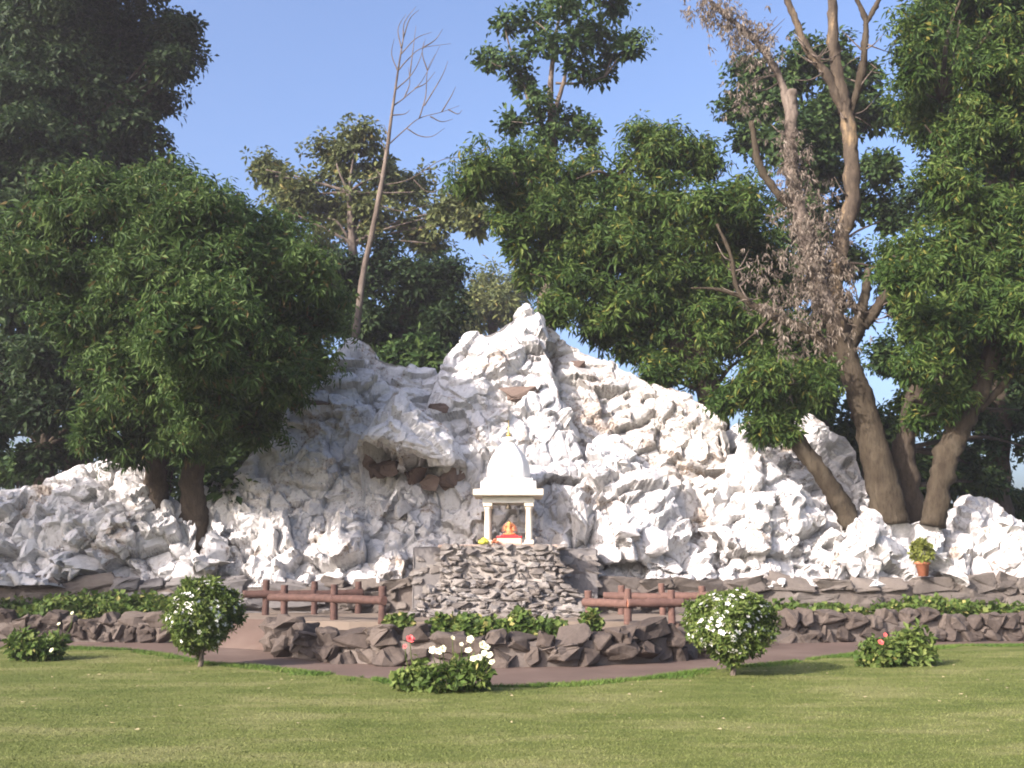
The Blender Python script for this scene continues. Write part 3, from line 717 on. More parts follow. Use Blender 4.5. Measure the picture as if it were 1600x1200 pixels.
bl_ = thing('bell', 'small dark bell hanging under the front beam of the shrine', 'bell', (SX, SY - 0.40, SZ + CH - 0.13))
bm = bmesh.new(); lathe(bm, [(0.075, 0), (0.062, 0.02), (0.05, 0.06), (0.04, 0.09), (0.015, 0.10)], 16); bmo('bell_cup', bm, M_BELL, bl_, True)
bm = bmesh.new(); lathe(bm, [(0.008, 0.09), (0.008, 0.128)], 8); bmo('hanger', bm, M_BELL, bl_)
# idol on its seat
IS = thing('idol_seat', 'pale pink plinth with red cloth under the orange idol in the shrine', 'plinth', (SX + 0.02, SY - 0.22, SZ))
bm = bmesh.new(); box(bm, (0, 0, 0.075), (0.56, 0.32, 0.15), bev=0.015); bmo('plinth_block', bm, M_PINKST, IS)
bm = bmesh.new(); box(bm, (0, 0, 0.17), (0.58, 0.34, 0.04), bev=0.01); box(bm, (0, 0, 0.20), (0.40, 0.26, 0.03), bev=0.01); bmo('red_cloth', bm, M_RED, IS)
ID = thing('deity_idol', 'small orange seated deity idol on red cloth between the shrine columns', 'idol', (SX + 0.02, SY - 0.22, SZ + 0.215))
bm = bmesh.new()
def ell(c, s):
    r = bmesh.ops.create_icosphere(bm, subdivisions=2, radius=1.0)
    bmesh.ops.transform(bm, matrix=Matrix.Translation(c) @ Matrix.Diagonal((*s, 1)), verts=r['verts'])
ell((0, 0, 0.085), (0.085, 0.07, 0.085)); ell((0, 0.01, 0.155), (0.07, 0.05, 0.05)); ell((0, -0.005, 0.225), (0.05, 0.045, 0.05))
for s_ in (-1, 1):
    ell((s_ * 0.062, 0.01, 0.23), (0.032, 0.012, 0.038)); ell((s_ * 0.08, -0.03, 0.025), (0.075, 0.05, 0.027)); ell((s_ * 0.03, -0.07, 0.02), (0.05, 0.03, 0.022))
    ell((s_ * 0.095, -0.005, 0.14), (0.024, 0.024, 0.05)); ell((s_ * 0.105, -0.04, 0.10), (0.02, 0.04, 0.02)); ell((s_ * 0.115, 0.015, 0.185), (0.018, 0.02, 0.04))
for k in range(5): ell((0.006 * k * (k > 2), -0.045 - 0.012 * math.sin(k * 0.9), 0.20 - 0.025 * k), (0.02 - 0.002 * k, 0.02, 0.022))
body = bmo('body', bm, M_ORANGE, ID, True)
md = body.modifiers.new('remesh', 'REMESH'); md.mode = 'VOXEL'; md.voxel_size = 0.009; md.use_smooth_shade = True
bm = bmesh.new(); lathe(bm, [(0.045, 0.262), (0.05, 0.275), (0.03, 0.30), (0.012, 0.335)], 14); bmo('crown', bm, M_GOLD, ID, True)
bm = bmesh.new(); outer = []; inner = []
for k in range(17):
    a = math.pi * k / 16
    outer.append((0.185 * math.cos(a), 0.08 + 0.22 * math.sin(a))); inner.append((0.135 * math.cos(a), 0.08 + 0.165 * math.sin(a)))
for y0 in (0.085, 0.105):
    pass
vo = [[bm.verts.new((x, y, z_)) for x, z_ in lst] for lst in (outer, inner) for y in (0.085, 0.105)]
for k in range(16):
    bm.faces.new((vo[0][k], vo[0][k + 1], vo[2][k + 1], vo[2][k])); bm.faces.new((vo[1][k + 1], vo[1][k], vo[3][k], vo[3][k + 1]))
    bm.faces.new((vo[0][k + 1], vo[0][k], vo[1][k], vo[1][k + 1])); bm.faces.new((vo[2][k], vo[2][k + 1], vo[3][k + 1], vo[3][k]))
bmo('halo_arch', bm, flat('salmon_paint', (0.62, 0.33, 0.24), 0.6, 0.15, 20), ID)
def fruit(label, px, sc_, mat, y):
    p = at(px, 845, y); t = thing('fruit_bundle', label, 'offering', (p.x, y, SZ))
    for k in range(5):
        bm = bmesh.new(); r_ = bmesh.ops.create_icosphere(bm, subdivisions=2, radius=1.0)
        for v_ in bm.verts: v_.co *= rg.uniform(0.93, 1.05)
        bmesh.ops.transform(bm, matrix=Matrix.Translation((rg.uniform(-.09, .09), rg.uniform(-.05, .05), 0.055 + 0.05 * (k == 4))) @ Matrix.Diagonal((0.065 * sc_, 0.06 * sc_, 0.055 * sc_, 1)), verts=r_['verts'])
        bmo('fruit', bm, mat, t, True)
fruit('yellow green fruit offering at the foot of the left shrine column', 754, 1.0, M_YELLOW, 22.42)
fruit('small reddish offering between left column and idol seat', 771, 0.62, M_TERRA, 22.48)

# ------------------------------------------------------------------ log railings
def log(name, a, b, r, parent, mat, seg=12, ends=True):
    V, fs = tube_np([a, (Vector(a) * 2 + Vector(b)) / 3, (Vector(a) + Vector(b) * 2) / 3, b], [r, r * 0.97, r * 0.98, r * 0.95], seg, 0.035)
    me = bpy.data.meshes.new(name); me.from_pydata(V.tolist(), [], [f[:3] if f[0] == f[3] else f for f in fs]); me.update()
    for p in me.polygons: p.use_smooth = len(p.vertices) == 4
    me.materials.append(mat)
    if ends:
        me.materials.append(M_LOGEND)
        for p in me.polygons:
            if len(p.vertices) == 3: p.material_index = 1
    return link(name, me, None, parent)
def railing(label, posts, mat, h=0.66, zb=0.47, pr=0.075, rr=0.085, ext=(0.3, 0.3)):
    b = [Vector((p[0], p[1], zb)) for p in posts]
    t = thing('log_railing', label, 'railing', b[0], group='log railings beside the pond bridges')
    L = [p - b[0] for p in b]
    for p in L: log('post', p - Vector((0, 0, 0.02)), p + Vector((random.uniform(-.02, .02), 0, h + random.uniform(-.03, .03))), pr, t, mat, ends=False)
    for i in range(len(L) - 1):
        d = (L[i + 1] - L[i]).normalized()
        a = L[i] - d * (ext[0] if i == 0 else 0.02); c = L[i + 1] + d * (ext[1] if i == len(L) - 2 else 0.02)
        side = Vector((0, -pr * 0.7, 0))
        log('rail', a + Vector((0, 0, h * 0.62 + random.uniform(-.02, .02))) + side, c + Vector((0, 0, h * 0.62 + random.uniform(-.02, .02))) + side, rr, t, mat)
def gp(px, py): p = ground(px, py, 0.47); return (p.x, p.y)
railing('dark red log railing nearest the lawn on the left bridge', [gp(597, 973), gp(522, 968.5), gp(444, 965)], M_LOG, h=0.70, ext=(0.05, 0.45))
railing('dark red log railing on the far side of the left bridge', [gp(560, 958.5), gp(491, 960), gp(415, 961)], M_LOG, h=0.74, ext=(0.1, 0.5))
railing('faded pinkish log railing nearest the lawn on the right bridge', [gp(920, 971), gp(981, 974), gp(1050, 973)], M_LOGR, h=0.62, ext=(0.12, 0.25))
railing('faded pinkish log railing on the far side of the right bridge', [gp(971, 960), gp(1036, 961), gp(1098, 962)], M_LOGR, h=0.66, ext=(0.4, 0.2))

# ------------------------------------------------------------------ foliage
def leaf_templates(kind, n=6, rng=RNG):
    out = []
    for _ in range(n):
        L = []
        if kind == 'droop':   k, ln, wd, dr, sp = 13, 0.18, 0.050, -0.5, 0.13
        elif kind == 'broad': k, ln, wd, dr, sp = 12, 0.16, 0.085, -0.15, 0.14
        elif kind == 'fine':  k, ln, wd, dr, sp = 14, 0.15, 0.05, -0.05, 0.16
        elif kind == 'dead':  k, ln, wd, dr, sp = 7, 0.17, 0.055, -1.2, 0.12
        elif kind == 'shrub': k, ln, wd, dr, sp = 9, 0.075, 0.034, 0.25, 0.025
        elif kind == 'lily':  k, ln, wd, dr, sp = 7, 0.12, 0.12, 0.10, 0.06
        for i in range(k):
            a = 2 * math.pi * (i + rng.uniform(-.4, .4)) / k
            el = dr + rng.normal() * 0.5
            d = np.array([math.cos(a) * math.cos(el), math.sin(a) * math.cos(el), math.sin(el)])
            side = np.cross(d, [0, 0, 1.0]); side /= np.linalg.norm(side) + 1e-9
            roll = rng.normal() * 0.5; up = np.cross(side, d); side = side * math.cos(roll) + up * math.sin(roll)
            up = np.cross(side, d)
            l = ln * rng.uniform(0.7, 1.25); w_ = wd * rng.uniform(0.8, 1.2)
            base = d * sp * rng.uniform(0.1, 1.2) + np.array([0, 0, rng.uniform(-0.5, 0.5) * sp])
            mid = base + d * l * 0.48 + up * l * 0.06
            tip = base + d * l + np.array([0, 0, -0.12 * l])
            L.append(np.stack([base, mid - side * w_ / 2, tip, mid + side * w_ / 2]))
        out.append(np.array(L))
    return out
TPL = {k: leaf_templates(k) for k in ('droop', 'broad', 'fine', 'dead', 'shrub', 'lily')}
LF = np.array([[0, 1, 2], [0, 2, 3]])
def sprays_mesh(name, pos, outd, scl, kind, mat, parent):
    """leaf sprays at pos, leaning towards outd"""
    pos = np.asarray(pos); n = len(pos); tp = TPL[kind]; ti = RNG.integers(0, len(tp), n); VV = []
    z = np.asarray(outd) * 0.8 + np.array([0, 0, 0.75]) + RNG.normal(size=(n, 3)) * 0.3
    if kind == 'dead': z = np.array([0, 0, 1.0]) + RNG.normal(size=(n, 3)) * 0.25
    z /= np.linalg.norm(z, axis=1)[:, None]
    a = RNG.normal(size=(n, 3)); x = np.cross(a, z); x /= np.linalg.norm(x, axis=1)[:, None] + 1e-9; y = np.cross(z, x)
    M = np.stack([x, y, z], 1) * np.asarray(scl)[:, None, None]       # rows are axes
    for t in range(len(tp)):
        m = ti == t
        if not m.any(): continue
        V = np.einsum('lvk,nkj->nlvj', tp[t], M[m]) + pos[m][:, None, None, :]
        VV.append(V.reshape(-1, 4, 3))
    V = np.concatenate(VV); k = len(V)
    Fc = (np.arange(k) * 4)[:, None, None] + LF[None]
    return link(name, mesh_np(name, V.reshape(-1, 3), Fc.reshape(-1, 3)), mat, parent)
def crown_points(blobs, dens, clump=0.5, depth=1.0, spread=0.8, inner=0.30):
    """blobs: (px, py, r_px, Y); sprays sit on sub-clumps on each blob's outside, with a few inside"""
    pos = []; out = []; scl = []
    for px, py, rp, Y in blobs:
        c = np.array(at(px, py, Y + RNG.normal() * spread)); r = pxm(rp, Y)
        ncl = max(4, int(2.6 * (r / clump) ** 2))
        u = RNG.normal(size=(ncl, 3)); u /= np.linalg.norm(u, axis=1)[:, None]
        cc = c + u * (r * RNG.uniform(0.55, 1.0, ncl))[:, None] * np.array([1, depth, 1])
        ns = max(3, int(dens * clump ** 2 * 9))
        v = RNG.normal(size=(ncl, ns, 3)); v[..., 2] = np.abs(v[..., 2]) * 0.9 - 0.25; v /= np.linalg.norm(v, axis=-1, keepdims=True)
        rr = clump * RNG.uniform(0.35, 1.25, (ncl, ns, 1)) * RNG.uniform(0.7, 1.25, (ncl, 1, 1))
        p = cc[:, None, :] + v * rr
        pos.append(p.reshape(-1, 3)); out.append(v.reshape(-1, 3)); scl.append(RNG.uniform(0.75, 1.25, ncl * ns))
        ni = int(ncl * ns * inner)
        q = RNG.normal(size=(ni, 3)); q /= np.linalg.norm(q, axis=1)[:, None]
        pos.append(c + q * (r * 0.6 * RNG.uniform(0, 1, ni) ** 0.4)[:, None]); out.append(q); scl.append(np.full(ni, 1.7))
    return np.vstack(pos), np.vstack(out), np.concatenate(scl)
def tree(name, label, trunk, blobs, Y, kind, leaf, barkm, dens=7, clump=0.5, scale=1.0, limbs=True, spread=0.8, group=None, base_z=None, limb_r=0.07):
    """trunk: list of (path [(px,py,Y)...], radii)"""
    p0 = at(*trunk[0][0][0]); root = thing(name, label, 'tree', p0, group)
    specs = []
    for path, radii in trunk:
        pp = [at(*q) for q in path]
        specs.append(([p - p0 for p in pp], radii))
    bl = [(b[0], b[1], b[2], b[3] if len(b) > 3 else Y) for b in blobs]
    if limbs:
        allp = [p for s_ in specs for p in s_[0][1:]]
        for b in bl:
            c = at(b[0], b[1], b[3]) - p0
            lowp = [p for p in allp if p.z < c.z + 0.3] or allp
            q = min(lowp, key=lambda p: (p - c).length)
            mid = (q + c) / 2 + Vector((random.uniform(-.3, .3), random.uniform(-.3, .3), random.uniform(-.1, .35)))
            if (c - q).length > 0.3: specs.append(([q, mid, c], [limb_r, limb_r * 0.7, limb_r * 0.3]))
    tubes('trunk', specs, barkm, root, 10)
    pos, out, scl = crown_points(bl, dens, clump, spread=spread)
    sprays_mesh('crown', pos - np.array(p0), out, scl * scale, kind, leaf, root)
    return root
def bend(pts, Y): return [(p[0], p[1], Y) for p in pts]

# left mango tree growing out of the rocks
tree('mango_tree', 'broad bushy green tree with two trunks growing from the left white rocks', [
    ([(249, 850, 25.0), (248, 800, 24.8), (243, 740, 24.5), (238, 690, 24.2), (230, 630, 23.8), (215, 560, 23.4), (200, 480, 23.1), (190, 400, 22.8)], [.4, .32, .26, .24, .2, .17, .12, .07]),
    ([(303, 865, 25.0), (303, 815, 24.8), (302, 750, 24.5), (310, 700, 24.2), (330, 630, 23.8), (360, 560, 23.4), (400, 490, 23.1), (430, 440, 22.9)], [.4, .33, .28, .25, .2, .17, .12, .07])],
    [(40, 350, 60), (110, 330, 65), (185, 320, 65), (140, 290, 38), (215, 295, 35), (262, 320, 60), (335, 372, 70), (415, 405, 65), (475, 430, 55), (498, 492, 45), (200, 420, 95), (320, 470, 105),
     (430, 520, 80), (482, 562, 40), (130, 425, 65), (110, 500, 50), (190, 540, 75), (290, 590, 85), (392, 612, 70), (150, 585, 40), (175, 640, 45), (240, 665, 55), (320, 665, 48),
     (402, 665, 35), (140, 680, 28), (205, 695, 35), (290, 690, 30), (60, 415, 45), (345, 330, 28), (440, 600, 45), (20, 420, 40),
     (300, 400, 95, 21.4), (400, 440, 60, 21.6), (440, 510, 70, 24.2), (350, 560, 90, 24.2), (250, 480, 95, 21.2), (330, 610, 75, 21.4), (450, 410, 60, 24.0), (380, 385, 60, 24.0), (280, 345, 60, 23.8),
     (260, 430, 85, 20.3), (310, 520, 90, 20.4), (230, 560, 70, 20.8), (180, 470, 80, 20.8), (430, 590, 55, 21.4)], 22.8, 'droop', L_MANGO, B_DARK, dens=10.5, clump=0.5)
tree('tall_evergreen', 'tall dark evergreen at the left edge rising out of the top of the picture', [
    (bend([(120, 800), (120, 600), (125, 400), (130, 200), (130, 0)], 30), [.45, .38, .3, .22, .12])],
    [(30, 60, 90), (110, 40, 90), (190, 60, 65), (238, 92, 40), (262, 50, 30), (276, 95, 16), (282, 60, 14), (60, 160, 90), (150, 150, 85), (215, 190, 45), (245, 160, 28), (80, 250, 80), (165, 240, 65), (225, 262, 42),
     (20, 300, 80), (-50, 150, 100), (100, -60, 100), (205, -40, 55), (-50, -30, 90), (250, 312, 30), (262, 105, 18), (-40, 300, 90)], 30.5, 'broad', L_DARK, B_DARK, dens=8, clump=0.62, scale=1.2)
tree('shade_tree', 'dark low branching tree at the far left behind the bushy tree', [
    (bend([(70, 800), (68, 700), (60, 620), (50, 520)], 28), [.3, .24, .18, .1])],
    [(20, 480, 60), (60, 560, 55), (30, 630, 45), (105, 690, 36), (55, 715, 22), (-30, 580, 60), (115, 610, 45), (95, 540, 50), (5, 560, 45), (120, 480, 50), (-20, 690, 40), (30, 420, 60), (80, 480, 60), (60, 640, 50), (0, 640, 50), (150, 560, 50), (150, 660, 40), (20, 350, 50)], 28, 'broad', L_DARK, B_DARK, dens=7, clump=0.5, scale=1.2)
tree('olive_leaf_tree', 'pale olive tree standing far behind the leaning dead tree', [
    (bend([(560, 620), (556, 480), (550, 380), (545, 300)], 42), [.35, .28, .2, .1])],
    [(430, 275, 26), (470, 300, 42), (525, 252, 45), (556, 222, 30), (600, 275, 48), (648, 300, 40), (690, 335, 30), (570, 335, 55), (640, 355, 36), (510, 340, 45), (450, 330, 34), (722, 325, 18), (742, 348, 12), (415, 265, 10), (500, 390, 36), (670, 380, 18)],
    42, 'broad', L_PALE, B_GREY, dens=2.6, clump=0.75, scale=1.6, spread=1.4)
tree('round_evergreen', 'dense dark rounded tree behind the saddle of the white mountain', [
    (bend([(620, 680), (622, 580), (625, 500)], 36), [.3, .24, .15])],
    [(560, 435, 36), (600, 420, 36), (650, 442, 40), (688, 452, 28), (698, 492, 26), (640, 500, 55), (590, 510, 48), (690, 532, 28), (660, 552, 38), (610, 548, 34), (540, 485, 40), (700, 430, 12), (520, 430, 30)], 36, 'broad', L_DARK, B_DARK, dens=7, clump=0.6, scale=1.3)
tree('slender_tree', 'tall slender tree with open airy crown above the white peak', [
    (bend([(850, 560), (855, 420), (860, 300), (862, 210), (860, 140), (866, 70), (880, 0)], 32), [.3, .26, .2, .15, .11, .07, .04]),
    (bend([(861, 190), (880, 130), (892, 80), (910, 30)], 32), [.1, .08, .06, .03]), (bend([(858, 210), (830, 170), (818, 130), (805, 105)], 32), [.08, .06, .04, .03]), (bend([(868, 130), (905, 130), (945, 120)], 32), [.05, .04, .02])],
    [(830, 28, 30), (880, 15, 38), (925, 48, 34), (960, 78, 24), (985, 72, 12), (838, 68, 28), (800, 105, 20), (790, 38, 11), (765, 95, 6), (888, 72, 36), (938, 118, 18), (818, 132, 16), (838, 168, 22), (890, 190, 30), (915, 205, 20), (855, 205, 34), (960, 12, 12), (905, 105, 20), (870, -35, 50), (800, 190, 18), (925, -20, 30)],
    32, 'broad', L_BLUE, B_GREY, dens=2.7, clump=0.46, scale=1.25, limb_r=0.035, spread=0.5)
tree('spreading_mango_tree', 'wide spreading green tree right behind the white peak', [
    (bend([(1120, 700), (1110, 620), (1080, 520), (1040, 430), (1000, 350), (960, 290)], 28), [.42, .36, .3, .24, .16, .08]),
    (bend([(1100, 580), (1000, 480), (900, 400), (830, 340)], 28), [.24, .2, .14, .06])],
    [(760, 265, 28), (800, 250, 34), (850, 258, 40), (738, 292, 18), (790, 308, 40), (900, 280, 50), (958, 288, 45), (1020, 255, 36), (1060, 238, 34), (1100, 250, 30), (1010, 218, 18), (1040, 318, 55), (1110, 318, 50), (1158, 305, 36), (850, 340, 48),
     (930, 370, 62), (1000, 400, 62), (810, 378, 36), (828, 428, 34), (890, 440, 52), (960, 480, 58), (1040, 470, 62), (1110, 420, 58), (1170, 400, 42), (1050, 540, 50), (1120, 510, 52), (985, 540, 28), (935, 515, 22), (1180, 480, 42), (1195, 545, 45), (1100, 580, 32), (1245, 540, 42), (1255, 600, 40), (1030, 585, 20), (868, 485, 20), (880, 340, 60, 28.6), (960, 360, 70, 28.6), (1040, 400, 80, 28.6), (1100, 480, 80, 28.6), (1000, 470, 70, 28.6), (900, 400, 60, 28.6), (1180, 430, 60, 28.6), (1200, 520, 70, 28.6), (1150, 350, 60, 28.6), (820, 330, 45, 28.6), (1290, 560, 50, 28.6), (1190, 620, 36), (1280, 620, 36)],
    27.6, 'droop', L_BRIGHT, B_DARK, dens=7.8, clump=0.55, scale=1.15, spread=0.6)
tree('background_tree', 'bluish green tree seen between the bare limbs on the right', [
    (bend([(1290, 780), (1285, 600), (1280, 420), (1275, 260)], 36), [.4, .34, .25, .12])],
    [(1180, 112, 28), (1200, 160, 42), (1158, 168, 28), (1250, 112, 42), (1310, 92, 34), (1348, 122, 34), (1300, 180, 52), (1230, 220, 52), (1368, 182, 34), (1378, 260, 30), (1280, 262, 52), (1180, 222, 30), (1335, 320, 30), (1262, 340, 52), (1390, 340, 26), (1322, 410, 28), (1400, 430, 22), (1230, 440, 52), (1300, 520, 44), (1280, 620, 40), (1390, 560, 24)],
    36, 'broad', L_BLUE, B_DARK, dens=5, clump=0.62, scale=1.4)
tree('leaning_tree', 'short leaning trunk with drooping leaves in front of the right white rocks', [
    (bend([(1332, 822), (1310, 782), (1285, 742), (1252, 698), (1228, 660), (1205, 625)], 24.5), [.24, .25, .25, .22, .17, .08])],
    [(1130, 625, 24), (1165, 610, 30), (1200, 640, 32), (1235, 625, 36), (1225, 668, 22), (1270, 600, 34), (1190, 590, 34), (1250, 580, 30), (1190, 672, 14)], 24.3, 'droop', L_BRIGHT, B_BROWN, dens=9, clump=0.42, spread=0.3, scale=0.95)
tree('leafy_right_tree', 'large bright green leafy tree at the right edge with pale slanting trunk', [
    (bend([(1458, 822), (1466, 770), (1480, 715), (1500, 665), (1530, 610), (1555, 530), (1570, 430), (1580, 300)], 24.3), [.31, .29, .28, .26, .24, .2, .15, .1]),
    (bend([(1488, 690), (1480, 640), (1470, 600)], 24.3), [.14, .12, .08]), (bend([(1530, 640), (1560, 610), (1600, 560)], 24.3), [.1, .08, .05]), (bend([(1550, 540), (1500, 430), (1480, 300), (1470, 160)], 24.3), [.17, .13, .1, .05])],
    [(1440, 40, 48), (1500, 30, 65), (1570, 20, 75), (1425, 115, 36), (1470, 120, 60), (1550, 110, 75), (1445, 195, 38), (1510, 210, 65), (1580, 220, 75), (1470, 290, 40), (1412, 430, 32), (1460, 400, 55), (1530, 340, 65), (1590, 350, 65),
     (1422, 500, 34), (1480, 490, 60), (1560, 460, 75), (1432, 570, 38), (1500, 570, 52), (1570, 560, 55), (1425, 628, 18), (1480, 625, 32), (1610, 500, 75), (1650, 300, 90), (1650, 120, 90), (1660, 560, 70), (1440, 650, 14), (1530, -50, 90), (1405, 470, 22), (1395, 400, 16)],
    24.0, 'droop', L_BRIGHT, B_BROWN, dens=9.5, clump=0.5, scale=1.0)
tree('backdrop_tree', 'dark tree low behind the right trunks with bright sky gaps', [
    (bend([(1425, 822), (1420, 760), (1412, 700), (1425, 640), (1440, 580)], 25.6), [.34, .3, .27, .22, .15])],
    [(1540, 680, 32), (1528, 728, 28), (1592, 640, 24), (1512, 655, 32), (1550, 755, 18), (1450, 600, 30), (1500, 700, 24), (1470, 640, 30), (1610, 700, 10)], 29, 'broad', L_DARK, B_DARK, dens=4.0, clump=0.45, scale=1.1)
tree('distant_tree', 'small hazy thin tree far off left of the white peak', [
    (bend([(772, 700), (770, 560), (765, 480), (760, 430)], 62), [.3, .22, .14, .06]), (bend([(770, 520), (800, 470), (815, 440)], 62), [.14, .09, .04])],
    [(760, 448, 22), (742, 480, 18), (792, 470, 24), (772, 496, 26), (812, 452, 14), (735, 512, 14), (805, 500, 20)], 62, 'fine', L_PALE, B_GREY, dens=1.7, clump=0.9, scale=2.4, spread=1.5, limb_r=0.05)
for lb, px, py, Y, r_ in (('dark bush seen between the dying tree trunk and the leaning trunk', 1345, 690, 33, 46), ('dark bush seen between the dying tree trunk and the pale slanting trunk', 1425, 740, 32, 46), ('dark bush right of the pale slanting trunk', 1510, 745, 33, 44), ('dark leafy bush between the left trunks and the mountain shoulder', 350, 690, 28, 55), ('dark leafy bush behind the two left trunks', 270, 720, 28.5, 48), ('dark low bush right beside the right one of the two left trunks', 350, 765, 26.8, 34), ('low hazy green bush beyond the rocks at the right edge', 1596, 800, 34, 26), ('low hazy bush beyond the rocks at the left edge', 30, 730, 36, 30), ('dark green bush peeping over the left end of the mountain saddle', 640, 575, 34, 34)):
    p0 = at(px, py + r_ + 20, Y); p0.z = 0
    t = thing('background_bush', lb, 'bush', p0)
    bl2 = [(px + random.uniform(-1, 1) * r_, py + random.uniform(-.6, .6) * r_, r_ * random.uniform(.5, .8), Y) for _ in range(7)]
    top = at(px, py, Y) - p0
    tubes('stem', [([Vector((0, 0, 0)), top * 0.5, top], [.1, .08, .04])], B_DARK, t)
    a_, b_, c_ = crown_points(bl2, 3.5, 0.5); sprays_mesh('crown', a_ - np.array(p0), b_, c_ * 1.5, 'broad', L_BLUE, t)
tree('dark_backing_tree', 'dark tall tree filling the right edge behind the bright leafy tree', [
    (bend([(1560, 820), (1560, 600), (1555, 400), (1550, 200)], 30), [.4, .34, .26, .14])],
    [(1450, 60, 60), (1520, 80, 80), (1600, 60, 90), (1440, 170, 50), (1500, 200, 80), (1590, 200, 90), (1480, 310, 60), (1560, 320, 90), (1460, 420, 55), (1540, 440, 85), (1620, 420, 90), (1450, 520, 40), (1530, 560, 75), (1610, 580, 80), (1480, 600, 45), (1560, 650, 45), (1650, 650, 50), (1640, -20, 80), (1500, -30, 80)],
    30.5, 'broad', L_DARK, B_DARK, dens=5.5, clump=0.62, scale=1.25)
# a tree left of the frame that shades the left rocks
p0 = Vector((-17.5, 18.6, 0)); t = thing('roadside_tree', 'leafy tree standing just outside the left edge of the picture', 'tree', p0)
tubes('trunk', [([Vector((0, 0, 0)), Vector((0.1, 0, 2)), Vector((0.3, 0.2, 4)), Vector((0.5, 0.3, 6))], [.3, .26, .2, .1])], B_BROWN, t)
pos = []; out = []
for _ in range(150):
    u = Vector((random.gauss(0, 1), random.gauss(0, 1), random.gauss(0, 1))).normalized() * random.uniform(0.5, 1)
    c_ = np.array((0.6 + u.x * 2.4, 0.3 + u.y * 2.0, 5.6 + u.z * 1.7))
    v_ = RNG.normal(size=(26, 3)); v_ /= np.linalg.norm(v_, axis=1)[:, None]; pos.append(c_ + v_ * 0.5); out.append(v_)
sprays_mesh('crown', np.vstack(pos), np.vstack(out), np.full(sum(map(len, pos)), 1.1), 'droop', L_MANGO, t)

# bare, peeling tree with dead leaf bunches
Yb = 24.7; p0 = at(1388, 815, Yb)
BT = thing('dying_tree', 'tall half dead tree with peeling bark and brown withered leaf bunches', 'tree', p0)
def pth(pts, dy=0.0): return [at(p[0], p[1], Yb + dy + (p[2] if len(p) > 2 else 0)) - p0 for p in pts]
tubes('trunk', [(pth([(1390, 820), (1382, 770), (1368, 710), (1350, 640), (1330, 580), (1312, 525)]), [.46, .42, .38, .31, .29, .28])], B_BROWN, BT, 14, 0.04)
limbs_ = [
    ('limb', B_PEEL, [([(1312, 530), (1303, 460), (1312, 390), (1330, 310), (1330, 235), (1320, 165), (1306, 100), (1300, 20), (1302, -70)], [.26, .22, .2, .2, .19, .18, .16, .13, .11])]),
    ('limb', B_PEEL, [([(1318, 175), (1290, 115), (1262, 78), (1238, 20), (1215, -40)], [.13, .13, .11, .09, .07])]),
    ('limb', B_BROWN, [([(1326, 185), (1346, 118), (1352, 62), (1352, 30), (1335, -10)], [.1, .1, .09, .07, .05]), ([(1352, 40), (1368, 10), (1388, -30)], [.07, .06, .05])]),
    ('limb', B_GREY, [([(1300, 500), (1272, 420), (1248, 330), (1236, 250), (1236, 180), (1237, 142)], [.24, .22, .2, .17, .15, .14]), ([(1236, 190), (1222, 132), (1200, 88), (1168, 52), (1128, 18), (1090, -20)], [.12, .1, .09, .08, .06, .04])]),
    ('limb', B_BROWN, [([(1245, 330), (1210, 295), (1186, 255), (1174, 190)], [.12, .11, .1, .085])]),
    ('limb', B_BROWN, [([(1322, 560), (1340, 510), (1350, 465), (1358, 420)], [.2, .16, .13, .09]), ([(1345, 500), (1332, 475), (1325, 455)], [.08, .06, .04]), ([(1348, 510), (1372, 480), (1400, 440), (1445, 400)], [.15, .13, .1, .07])]),
    ('limb', B_BROWN, [([(1312, 565), (1270, 522), (1205, 492), (1155, 458), (1142, 400), (1120, 350)], [.15, .13, .11, .08, .06, .03]), ([(1160, 465), (1120, 452), (1080, 450)], [.05, .04, .02]), ([(1205, 495), (1180, 520), (1150, 545)], [.04, .03, .015])]),
]
for nm, mt, specs in limbs_:
    tubes(nm, [(pth(p_), r_) for p_, r_ in specs], mt, BT, 10, 0.12)
deadp = []
def along(pts, n, jit, jy=0.5):
    P = np.array(pts, float); d = np.r_[0, np.cumsum(np.linalg.norm(np.diff(P, axis=0), axis=1))]
    for tt in RNG.uniform(0, d[-1], n):
        x = np.interp(tt, d, P[:, 0]) + RNG.normal() * jit; y = np.interp(tt, d, P[:, 1]) + RNG.normal() * jit
        deadp.append(np.array(at(x, y, Yb + RNG.normal() * jy - 0.2) - p0))
along([(1235, 190), (1240, 280), (1262, 380), (1290, 480)], 330, 16, 0.25)
along([(1250, 330), (1270, 430), (1300, 540)], 220, 24, 0.3)
along([(1090, 5), (1130, 20), (1170, 55), (1200, 85)], 330, 17, 0.35)
along([(1200, 400), (1215, 470), (1260, 540)], 140, 24)
along([(1290, 300), (1310, 420), (1320, 480)], 130, 16, 0.3)
along([(1160, 140), (1170, 160)], 30, 15); along([(1230, 530), (1240, 590)], 40, 14)
tw = []
for _ in range(70):
    L_ = random.choice([[(1236, 190), (1248, 330), (1272, 420), (1300, 500)], [(1312, 390), (1330, 310), (1330, 235), (1306, 100)], [(1205, 492), (1155, 458), (1142, 400)], [(1352, 62), (1346, 118), (1326, 185)], [(1168, 52), (1200, 88), (1222, 132)], [(1340, 510), (1372, 480), (1400, 440)], [(1262, 78), (1290, 115)]])
    k_ = random.randrange(len(L_) - 1); f_ = random.random()
    x_ = L_[k_][0] * (1 - f_) + L_[k_ + 1][0] * f_; y_ = L_[k_][1] * (1 - f_) + L_[k_ + 1][1] * f_
    dx_ = random.choice((-1, 1)) * random.uniform(15, 48); dy_ = random.uniform(-40, 18)
    tw.append((pth([(x_, y_), (x_ + dx_ * .5, y_ + dy_ * .35 + random.uniform(-8, 8), random.uniform(-.3, .3)), (x_ + dx_, y_ + dy_, random.uniform(-.6, .6))]), [.028, .017, .006]))
